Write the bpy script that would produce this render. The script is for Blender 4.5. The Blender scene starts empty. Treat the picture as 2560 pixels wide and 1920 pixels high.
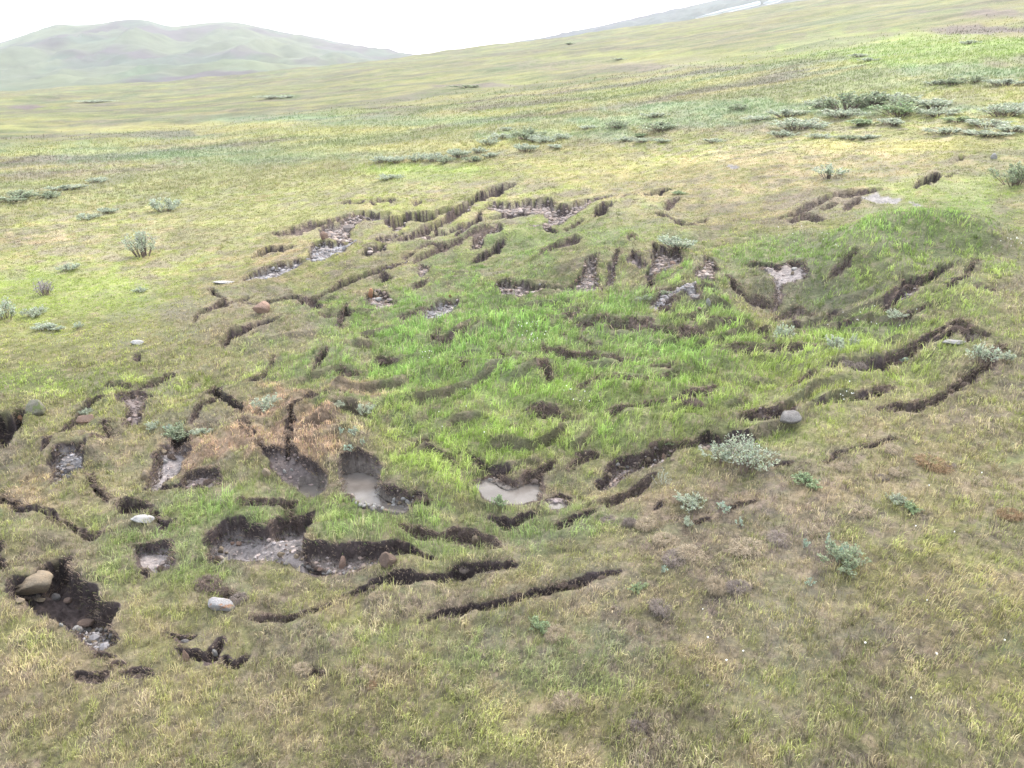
import bpy, math, random
import numpy as np
from mathutils import Vector
R = math.radians
rng = np.random.default_rng(11)
random.seed(11)
SC = bpy.context.scene
COL = SC.collection

# ------------------------------------------------------------------ camera
CAM_H = 10.0
FPX = 1900.0                       # focal length for a 2560 px wide frame
PITCH = math.atan(775 / FPX)
cam_d = bpy.data.cameras.new('camera')
cam = bpy.data.objects.new('camera', cam_d)
COL.objects.link(cam)
cam.location = (0, 0, CAM_H)
cam.rotation_euler = (math.pi / 2 - PITCH, 0, 0)
cam_d.sensor_width = 36
cam_d.lens = FPX / 2560 * 36
cam_d.clip_start = 0.1
cam_d.clip_end = 30000
SC.camera = cam

# ------------------------------------------------------------------ sky, sun, exposure
SUN_EL, SUN_AZ = 46, 30            # azimuth clockwise from +Y (the view direction)
w = bpy.data.worlds.new('World')
SC.world = w
w.use_nodes = True
nt = w.node_tree
nt.nodes.clear()
out = nt.nodes.new('ShaderNodeOutputWorld')
bg = nt.nodes.new('ShaderNodeBackground')
bg.inputs['Strength'].default_value = 0.1
sky = nt.nodes.new('ShaderNodeTexSky')
sky.sky_type = 'NISHITA'
sky.sun_disc = False
sky.sun_elevation = R(SUN_EL)
sky.sun_rotation = R(SUN_AZ)
sky.dust_density = 6
sky.air_density = 1.5
bg2 = nt.nodes.new('ShaderNodeBackground')       # the bright even cloud cover
bg2.inputs['Color'].default_value = (0.94, 0.96, 1.0, 1)
bg2.inputs['Strength'].default_value = 0.95
add = nt.nodes.new('ShaderNodeAddShader')
nt.links.new(sky.outputs[0], bg.inputs['Color'])
nt.links.new(bg.outputs[0], add.inputs[0])
nt.links.new(bg2.outputs[0], add.inputs[1])
nt.links.new(add.outputs[0], out.inputs['Surface'])
sd_ = bpy.data.lights.new('sun', 'SUN')
sun = bpy.data.objects.new('sun', sd_)
COL.objects.link(sun)
sd_.energy = 2.2
sd_.angle = R(11)
sd_.color = (1.0, 0.95, 0.86)
sv = Vector((math.sin(R(SUN_AZ)) * math.cos(R(SUN_EL)), math.cos(R(SUN_AZ)) * math.cos(R(SUN_EL)), math.sin(R(SUN_EL))))
sun.rotation_euler = sv.to_track_quat('Z', 'Y').to_euler()
SC.view_settings.view_transform = 'Standard'
SC.view_settings.look = 'None'
SC.view_settings.gamma = 1
SC.view_settings.exposure = 1.44
SC.render.engine = 'CYCLES'
SC.cycles.max_bounces = 4
SC.cycles.diffuse_bounces = 2
SC.cycles.glossy_bounces = 2
SC.cycles.transmission_bounces = 2
SC.cycles.transparent_max_bounces = 4
SC.cycles.volume_bounces = 0
SC.cycles.use_denoising = True
SC.cycles.denoiser = 'OPENIMAGEDENOISE'

# ------------------------------------------------------------------ geometry of the place: ray <-> slope
SP, CP = math.sin(PITCH), math.cos(PITCH)
RC = 600.0                         # distance of the crest of the big slope
CREST = [(-900, 262), (0, 228), (250, 215), (500, 199), (800, 165), (1040, 140), (1280, 110), (1500, 82), (1700, 52), (1900, 16), (2100, -16), (2560, -92), (3400, -170)]

def px_dir(px, py):
    x = (np.asarray(px, float) - 1280) / FPX
    y = (960 - np.asarray(py, float)) / FPX
    dx, dy, dz = x, CP + y * SP, -SP + y * CP
    rh = np.hypot(dx, dy)
    return np.arctan2(dx, dy), dz / rh

_c = [px_dir(*p) for p in CREST]
_cphi = np.array([c[0] for c in _c])
_cm = np.array([c[1] for c in _c]) + CAM_H / RC
_fine = np.linspace(-math.pi, math.pi, 2881)
_mf = np.interp(_fine, _cphi, _cm)
_k = np.exp(-0.5 * (np.arange(-60, 61) / 18.0) ** 2); _k /= _k.sum()
_mf = np.convolve(np.pad(_mf, 60, mode='edge'), _k, 'valid')

def m_of(phi):
    return np.interp(phi, _fine, _mf)

def ground(px, py):
    """pixel of the photograph -> x, y on the undisturbed slope"""
    phi, te = px_dir(px, py)
    r = CAM_H / np.maximum(m_of(phi) - te, 1e-3)
    return r * np.sin(phi), r * np.cos(phi)

def to_px(x, y):
    phi = np.arctan2(x, y); r = np.hypot(x, y)
    z = r * m_of(phi) - CAM_H
    f = y * CP - z * SP
    f = np.where(f < 0.5, 0.5, f)
    u = x / f; v = (y * SP + z * CP) / f
    return 1280 + u * FPX, 960 - v * FPX

CR = {'A': (0, 480, .3861), 'B': (854, 480, .3861), 'C': (1708, 480, .3852), 'D': (0, 960, .2893), 'E': (640, 960, .2893),
      'F': (1280, 960, .2893), 'G': (1920, 960, .2893), 'H': (0, 1440, .2893), 'I': (640, 1440, .2893), 'J': (1280, 1440, .2893),
      'K': (1920, 1440, .2893), 'L': (640, 460, .2893), 'M': (1280, 460, .2893), 'N': (1920, 460, .2893), 'O': (0, 500, .2893),
      'P': (0, 1280, .217), 'Q': (480, 1180, .217), 'R': (0, 0, .5787), 'S': (1280, 0, .5787), 'Z': (0, 0, 1.0), 'V': (0, 0, 1.1573)}

def src(c, pts):
    x0, y0, s = CR[c]
    return np.array([(x0 + s * p[0], y0 + s * p[1]) for p in pts], float)

# ------------------------------------------------------------------ noise
def _hash(ix, iy, seed):
    h = (ix.astype(np.int64) * 374761393 + iy.astype(np.int64) * 668265263 + seed * 1442695041) & 0xffffffff
    h = ((h ^ (h >> 13)) * 1274126177) & 0xffffffff
    return ((h ^ (h >> 16)) & 0xffff).astype(np.float32) / 65535.0

def vnoise(x, y, seed=0):
    ix = np.floor(x); iy = np.floor(y)
    fx = (x - ix).astype(np.float32); fy = (y - iy).astype(np.float32)
    ux = fx * fx * fx * (fx * (fx * 6 - 15) + 10); uy = fy * fy * fy * (fy * (fy * 6 - 15) + 10)
    ix = ix.astype(np.int64); iy = iy.astype(np.int64)
    a = _hash(ix, iy, seed); b = _hash(ix + 1, iy, seed); c = _hash(ix, iy + 1, seed); d = _hash(ix + 1, iy + 1, seed)
    return (a + (b - a) * ux + (c - a) * uy + (a - b - c + d) * ux * uy) * 2 - 1

def fbm(x, y, seed=0, octs=3, gain=.5):
    s = 0; amp = 1.0; t = 0
    ca, sa = math.cos(.6), math.sin(.6)
    for i in range(octs):
        s = s + amp * vnoise(x, y, seed + i * 17); t += amp
        amp *= gain
        x, y = (x * ca - y * sa) * 2.03 + 5.2, (x * sa + y * ca) * 2.03 + 1.3
    return s / t

def sst(a, b, x):
    t = np.clip((x - a) / (b - a), 0, 1)
    return t * t * (3 - 2 * t)

# ------------------------------------------------------------------ polar grid
az = np.concatenate([np.arange(-180, -56, 4.0), np.arange(-56, -46, .25), np.arange(-46, 46, .078), np.arange(46, 56, .25), np.arange(56, 180.1, 4.0)])
az = np.radians(az)
rr = [0.4, 2, 4, 6]
while rr[-1] < 640:
    r = rr[-1]
    rr.append(r + max(0.02, r * r / CAM_H / 690) if r < 70 else r + max(.7, r * .014))
rr += [660, 700, 760]
rr = np.array(rr)
NA, NR = len(az), len(rr)
PH, RRg = np.meshgrid(az, rr)                      # rows = r
X = RRg * np.sin(PH); Y = RRg * np.cos(PH)
Z = RRg * m_of(PH)
Z -= np.where(RRg > RC, (RRg - RC) ** 2 * 0.004 + (RRg - RC) * .06, 0)
PX, PY = to_px(X, Y)
print('grid', NA, NR, NA * NR)

near = rr < 180
nn = int(near.sum())
def band(a, f):
    """evaluate f(x, y) on the rows with a[0] <= r < a[1], add-ready full array"""
    o = np.zeros_like(Z, dtype=np.float32)
    s = np.searchsorted(rr, a[0]); e = np.searchsorted(rr, a[1])
    o[s:e] = f(X[s:e], Y[s:e])
    return o

# inside of the slump (0..1), from its outline
SLUMP = src('Z', [(-200, 1000), (0, 985), (250, 950), (420, 860), (520, 760), (620, 690), (700, 570), (860, 500), (1150, 470), (1400, 450), (1700, 470),
                  (1800, 560), (2050, 560), (2350, 560), (2600, 640), (2560, 760), (2520, 900), (2250, 1040), (1950, 1160), (1700, 1260), (1550, 1440), (1300, 1520),
                  (900, 1560), (500, 1680), (200, 1700), (-200, 1600)])

def poly_sd(px, py, poly):
    """signed distance (negative inside)"""
    d2 = np.full(px.shape, 1e18); ins = np.zeros(px.shape, bool)
    n = len(poly)
    for i in range(n):
        ax, ay = poly[i]; bx, by = poly[(i + 1) % n]
        ex, ey = bx - ax, by - ay
        L = ex * ex + ey * ey + 1e-12
        t = np.clip(((px - ax) * ex + (py - ay) * ey) / L, 0, 1)
        dx = px - ax - t * ex; dy = py - ay - t * ey
        d2 = np.minimum(d2, dx * dx + dy * dy)
        c = ((ay > py) != (by > py)) & (px < ex * (py - ay) / (ey if abs(ey) > 1e-9 else 1e-9) + ax)
        ins ^= c
    d = np.sqrt(d2)
    return np.where(ins, -d, d)

SLW = np.stack(ground(SLUMP[:, 0], SLUMP[:, 1]), 1)
slump = np.zeros_like(Z, dtype=np.float32)
sel = slice(0, nn)
slump[sel] = sst(1.0, -2.0, poly_sd(X[sel], Y[sel], SLW))

# relief
big = band((0, 130), lambda x, y: fbm(x / 5.0, y / 5.0, 3, 2))
med = band((0, 130), lambda x, y: fbm(x / 1.3, y / 1.3, 9, 2))
sml = band((0, 130), lambda x, y: fbm(x / .38, y / .38, 21, 3))
ter = band((0, 130), lambda x, y: np.abs(vnoise(x / 3.2 + fbm(x / 2, y / 2, 5, 2) * .5, y / 1.0 + fbm(x / 2.4, y / 2.4, 77, 2) * .9, 31)))
fade = (1 - sst(70, 130, RRg)).astype(np.float32)
fade = (1 - sst(70, 130, RRg)).astype(np.float32)
near_a = (1 - .38 * sst(22, 48, RRg)).astype(np.float32)          # gentler humps on the farther blocks
vv = np.zeros_like(Z); xn, yn = X[:nn], Y[:nn]
vv[:nn] = (yn - .38 * xn + fbm(xn / 4.5, yn / 4.5, 61, 2) * 2.2 + fbm(xn / 1.3, yn / 1.3, 62, 2) * .62) / 1.25
fr = vv - np.floor(vv)
amp = band((0, 130), lambda x, y: sst(-.1, .4, fbm(x / 1.7, y / 1.7, 63, 2)))
saw = np.where(fr < .17, sst(0, .17, fr), (1 - (fr - .17) / .83) ** .8)
tmask = np.clip(sst(600, 900, PX) * (1 - sst(2150, 2450, PX)) * sst(640, 760, PY) * (1 - sst(1180, 1300, PY)), 0, 1) * .8 + .2
amp = amp * tmask
step_face = (amp * sst(.0, .05, fr) * (1 - sst(.13, .19, fr))).astype(np.float32)
Z += (big * (.10 + .29 * slump) + med * (.07 + .085 * slump) + sml * (.036 + .01 * slump) + (ter - .3) * .12 * slump + (saw - .5) * amp * .38 * slump) * fade * near_a
Z += (1 - fade) * .0 + sst(40, 160, RRg) * (fbm(X / 22, Y / 22, 41, 3) * .55 + fbm(X / 6, Y / 9, 43, 3) * .32)
Z += sst(120, 350, RRg) * (fbm(X / 60, Y / 60, 51, 3) * 1.6)
Z += sst(300, 560, RRg) * fbm(X / 30, Y / 30, 57, 3) * .9
big = None

# ------------------------------------------------------------------ plant colour zones (linear albedo)
PAL = dict(
    olive=(.200, .205, .075), yellow=(.235, .265, .062), lush=(.145, .250, .055), lime=(.205, .310, .050), tan=(.330, .260, .150),
    mauve=(.185, .148, .128), orange=(.40, .265, .17), blue=(.130, .205, .120), dark=(.080, .115, .040), far=(.170, .190, .078), plum=(.105, .080, .088), gold=(.290, .270, .085))
def _cal(v, k=.88, sat=.95):
    v = np.array(v, np.float32); g = float(v @ np.array((.25, .6, .15)))
    return (g + (v - g) * sat) * k
PAL = {k: _cal(v) for k, v in PAL.items()}
BL = np.zeros(Z.shape + (3,), np.float32)
n1 = fbm(X / 1.1, Y / 1.1, 101, 3); n2 = fbm(X / 4.0, Y / 4.0, 111, 3); n3 = fbm(X / .45, Y / .45, 121, 2); n4 = fbm(X / 16, Y / 16, 131, 3)
n5 = fbm(X / 45, Y / 45, 141, 3); n6 = fbm(X / 2.0, Y / 2.0, 151, 3)
def mixc(c, col, f):
    f = np.clip(f, 0, 1)[..., None].astype(np.float32)
    return c * (1 - f) + PAL[col] * f
C = BL + PAL['olive']
C = mixc(C, 'yellow', sst(-.25, .5, n2) * .7)
C = mixc(C, 'tan', sst(.12, .5, n1) * .6 * (1 - sst(60, 160, RRg)))
C = mixc(C, 'mauve', sst(-.08, .36, -n1 + .3 * n3) * .68 * (1 - sst(50, 140, RRg)))
fz = sst(45, 110, RRg)
farc = mixc(mixc(mixc(BL + PAL['far'], 'yellow', sst(-.1, .6, n4) * .45), 'mauve', sst(.05, .5, -n4 + .4 * n2) * .4), 'blue', sst(0, .6, n5) * .4)
farc = mixc(farc, 'tan', sst(.1, .6, fbm(X / 9, Y / 9, 161, 3)) * .35)
fq = fbm(X / 14, Y / 5, 165, 4); farc = mixc(farc, 'dark', sst(.08, .35, fq) * .55); farc = mixc(farc, 'plum', sst(.12, .4, fbm(X / 30, Y / 9, 167, 4)) * .55)
farc = mixc(farc, 'gold', sst(.1, .4, -fq) * .5)
C = C * (1 - fz[..., None]) + farc * (.92 - .24 * sst(110, 170, RRg))[..., None] * fz[..., None]
# zones: (crop, x, y, rx, ry, colour, strength)
ZN = [('Z', 2250, 850, 330, 150, 'lush', .35), ('Z', 1900, 900, 400, 130, 'lime', .45), ('Z', 2350, 560, 260, 70, 'lush', .45), ('Z', 400, 1250, 500, 120, 'lush', .25), ('Z', 700, 900, 200, 60, 'lush', .3), ('Z', 1350, 880, 620, 190, 'lush', .9), ('Z', 1500, 1060, 560, 130, 'lime', .55), ('Z', 1150, 830, 250, 60, 'lush', .6), ('Z', 2150, 950, 300, 110, 'yellow', .6),
      ('Z', 2100, 860, 330, 80, 'lime', .35), ('Z', 1100, 1180, 150, 70, 'lime', .7), ('Z', 1240, 1120, 120, 50, 'lime', .6), ('Z', 900, 1290, 330, 60, 'lush', .6),
      ('Z', 1100, 1350, 300, 60, 'lush', .5), ('Z', 1350, 1290, 260, 60, 'lush', .6), ('Z', 560, 1300, 180, 50, 'lush', .45), ('Z', 400, 1420, 200, 80, 'lush', .45),
      ('Z', 150, 880, 420, 200, 'yellow', .75), ('Z', 250, 960, 340, 40, 'lime', .35), ('Z', 120, 740, 300, 80, 'lime', .35), ('Z', 600, 870, 200, 100, 'tan', .35),
      ('Z', 620, 790, 180, 45, 'mauve', .35), ('Z', 760, 1090, 150, 100, 'orange', .95), ('Z', 560, 1150, 130, 60, 'orange', .9), ('Z', 880, 985, 120, 25, 'tan', .75),
      ('Z', 300, 1150, 220, 60, 'orange', .3), ('Z', 60, 1230, 120, 60, 'orange', .45), ('Z', 120, 1400, 150, 60, 'mauve', .5), ('Z', 60, 960, 120, 40, 'lime', .4),
      ('Z', 1850, 1330, 330, 110, 'mauve', .5), ('Z', 1800, 1250, 220, 50, 'orange', .3), ('Z', 2100, 1200, 330, 80, 'tan', .45), ('Z', 2400, 1100, 250, 120, 'gold', .35),
      ('Z', 2500, 950, 160, 90, 'mauve', .45), ('Z', 2250, 1500, 500, 120, 'gold', .45), ('Z', 1750, 1500, 380, 100, 'mauve', .3), ('Z', 1550, 1500, 200, 50, 'tan', .35),
      ('Z', 1350, 1650, 300, 90, 'blue', .3), ('Z', 500, 1750, 400, 120, 'gold', .4), ('Z', 900, 1620, 250, 60, 'lush', .2), ('Z', 1250, 1800, 350, 90, 'yellow', .35),
      ('Z', 2300, 1780, 330, 120, 'yellow', .45), ('Z', 2200, 1620, 260, 60, 'mauve', .4), ('Z', 2450, 1700, 160, 160, 'gold', .4), ('Z', 80, 1700, 160, 70, 'tan', .35),
      ('Z', 1500, 580, 260, 70, 'lush', .3), ('Z', 1300, 620, 300, 60, 'lush', .3), ('Z', 2150, 660, 380, 80, 'lush', .75), ('Z', 2150, 760, 200, 40, 'lush', .5), ('Z', 2200, 570, 240, 28, 'yellow', .45),
      ('Z', 2050, 730, 200, 60, 'dark', .5), ('Z', 2350, 700, 230, 60, 'yellow', .4), ('Z', 2400, 480, 230, 40, 'lime', .4), ('Z', 1750, 520, 300, 70, 'tan', .35),
      ('Z', 2150, 400, 420, 40, 'tan', .5), ('Z', 2300, 365, 250, 14, 'gold', .7), ('Z', 1750, 440, 300, 40, 'tan', .4), ('Z', 1450, 420, 300, 40, 'gold', .35), ('Z', 1050, 430, 200, 20, 'lime', .55),
      ('Z', 2500, 400, 130, 60, 'dark', .3), ('Z', 950, 540, 260, 30, 'yellow', .35), ('Z', 620, 560, 260, 60, 'olive', .5), ('Z', 700, 640, 70, 40, 'orange', .35), ('Z', 2060, 500, 200, 22, 'mauve', .6),
      ('Z', 1930, 700, 90, 24, 'plum', .4), ('Z', 1900, 320, 220, 14, 'plum', .4), ('Z', 1950, 270, 500, 18, 'blue', .55), ('Z', 1650, 305, 260, 14, 'blue', .45), ('Z', 1380, 340, 180, 14, 'blue', .45),
      ('Z', 2300, 120, 350, 45, 'lime', .45), ('Z', 2450, 72, 130, 12, 'plum', .85), ('Z', 2500, 36, 110, 14, 'plum', .75), ('Z', 2300, 32, 40, 7, 'plum', .5), ('Z', 2100, 105, 130, 16, 'plum', .35),
      ('Z', 2420, 180, 160, 16, 'blue', .5), ('Z', 75, 270, 55, 10, 'plum', .9), ('Z', 705, 242, 62, 6, 'dark', .7), ('Z', 1180, 214, 130, 5, 'plum', .7), ('Z', 970, 268, 70, 5, 'plum', .5), ('Z', 1480, 200, 60, 6, 'dark', .5),
      ('Z', 1000, 300, 500, 12, 'blue', .35), ('Z', 500, 385, 500, 22, 'blue', .35), ('Z', 200, 420, 300, 25, 'mauve', .4), ('Z', 500, 320, 500, 12, 'gold', .4), ('Z', 1500, 160, 300, 14, 'mauve', .3),
      ('Z', 1750, 140, 400, 18, 'yellow', .35), ('Z', 1100, 370, 400, 10, 'gold', .35), ('Z', 300, 600, 420, 40, 'mauve', .22), ('Z', 130, 600, 120, 12, 'orange', .3), ('Z', 700, 450, 500, 30, 'olive', .4)]
wob = fbm(PX / 90, PY / 40, 171, 3) * .55 + fbm(PX / 26, PY / 12, 172, 2) * .3
for cz, x, y, rx, ry, cn, stn in ZN:
    e = np.sqrt(((PX - x) / rx) ** 2 + ((PY - y) / ry) ** 2)
    zf = (1 - sst(.55, 1.35, e + wob)) * stn
    if cn in ('orange', 'tan', 'mauve'): zf = zf * np.clip(.75 + 1.6 * n1 + .9 * n3, .1, 1.25)
    C = mixc(C, cn, zf)
n7 = fbm(X / .28, Y / .28, 191, 2)
C *= (1 + .20 * n7 * (1 - sst(25, 60, RRg)) + .22 * n6 * (1 - fz * .55) + .16 * n3 * (1 - fz))[..., None]
fgm = (1 - sst(20, 45, RRg)) * (1 - .85 * slump)
n8 = fbm(X / .17, Y / .17, 195, 2)
C = mixc(C, 'plum', sst(.05, .4, n8 * .6 + n7 * .5) * .5 * fgm)
C = mixc(C, 'tan', sst(.1, .45, -n8 * .6 + n3 * .4) * .45 * fgm)
C = mixc(C, 'tan', sst(.38, .6, n3 * .6 + n1 * .5) * .35 * (1 - fz) * (1 - .7 * slump))
sf = (step_face * slump * (1 - sst(45, 60, RRg)))[..., None]
C = C * (1 - sf * .62) + np.array((.125, .098, .08), np.float32) * sf * .62
GD = np.ones(Z.shape, np.float32) * (1 - .25 * sf[..., 0])                   # grass density
# how lush / long the grass is
LEN = np.clip(.32 + .80 * slump * sst(.0, .12, C[..., 1] - C[..., 0] - .02 + .03) + .25 * n2, .15, 1.5).astype(np.float32)

# raised blocks of turf (crop, outline, height, soft edge)
BUMP = [('Z', [(465, 1175), (560, 1080), (650, 1015), (760, 985), (860, 985), (890, 1040), (925, 1110), (925, 1160), (860, 1185), (720, 1195), (560, 1205)], .44, .75),
        ('E', [(1100, 930), (1060, 800), (1180, 700), (1400, 640), (1600, 680), (1800, 800), (1850, 950), (1500, 980)], .22, .5),
        ('Z', [(2120, 600), (2230, 588), (2350, 584), (2500, 590), (2480, 622), (2300, 632), (2140, 640)], 1.05, 1.5),
        ('Z', [(2020, 655), (2120, 640), (2260, 650), (2240, 680), (2080, 700), (2020, 690)], .5, 1.2),
        ('Z', [(1460, 520), (1600, 500), (1680, 540), (1700, 600), (1560, 620), (1420, 590)], .5, 1.5),
        ('Z', [(1130, 820), (1280, 780), (1380, 790), (1330, 830), (1190, 845)], .3, .8),
        ('Z', [(1680, 740), (1760, 730), (1780, 760), (1700, 775)], .35, .7),
        ('Z', [(1320, 690), (1480, 670), (1640, 660), (1600, 700), (1420, 720)], -.15, .6),
        ('Z', [(1900, 730), (2080, 700), (2160, 740), (2120, 790), (1950, 790)], -1.0, 2.8),
        ('Z', [(130, 1200), (250, 1190), (300, 1240), (180, 1270)], .15, .4),
        ('Z', [(560, 1270), (700, 1265), (660, 1310), (560, 1320)], .15, .4),
        ('Z', [(1290, 640), (1450, 600), (1560, 640), (1480, 690), (1330, 690)], .40, .9), ('Z', [(1560, 610), (1680, 640), (1640, 690), (1560, 680)], .3, .7), ('Z', [(1680, 640), (1770, 660), (1770, 710), (1700, 715)], .5, .8),
        ('Z', [(1440, 800), (1640, 790), (1700, 820), (1500, 840)], .25, .5), ('Z', [(1380, 870), (1560, 890), (1540, 910), (1380, 895)], .25, .4), ('Z', [(1100, 930), (1300, 900), (1450, 940), (1300, 970)], .28, .5),
        ('Z', [(1300, 1000), (1560, 960), (1700, 980), (1500, 1020), (1340, 1040)], .26, .4), ('Z', [(1560, 930), (1800, 900), (1830, 920), (1600, 960)], .26, .4), ('Z', [(2000, 900), (2250, 850), (2200, 890), (2020, 930)], .34, .6),
        ('Z', [(820, 560), (980, 530), (1000, 560), (860, 590)], .3, .8), ('Z', [(1150, 560), (1350, 570), (1330, 600), (1160, 600)], .3, .7), ('Z', [(100, 1110), (250, 1090), (280, 1160), (150, 1170)], .25, .35),
        ('Z', [(200, 1010), (330, 990), (320, 1090), (230, 1080)], .25, .35), ('Z', [(380, 1010), (520, 1000), (540, 1060), (420, 1075)], .2, .35), ('Z', [(0, 1290), (120, 1270), (150, 1360), (20, 1400)], .22, .35),
        ('Z', [(640, 1330), (800, 1310), (1000, 1310), (1050, 1390), (700, 1400)], .24, .4), ('Z', [(960, 1400), (1280, 1370), (1290, 1385), (1000, 1440)], .16, .3),
        ('Z', [(1560, 1040), (1800, 1060), (1780, 1085), (1560, 1100)], .2, .5)]
for c, pts, h, soft in BUMP:
    p = src(c, pts); wp = np.stack(ground(p[:, 0], p[:, 1]), 1)
    m = (X[:nn] > wp[:, 0].min() - soft * 2) & (X[:nn] < wp[:, 0].max() + soft * 2) & (Y[:nn] > wp[:, 1].min() - soft * 2) & (Y[:nn] < wp[:, 1].max() + soft * 2)
    sd = poly_sd(X[:nn][m], Y[:nn][m], wp)
    Z[:nn][m] += h * sst(soft, -soft, sd) * (1 + (.35 * med[:nn][m] + .3 * sml[:nn][m] if h == .44 else 0))

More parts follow.
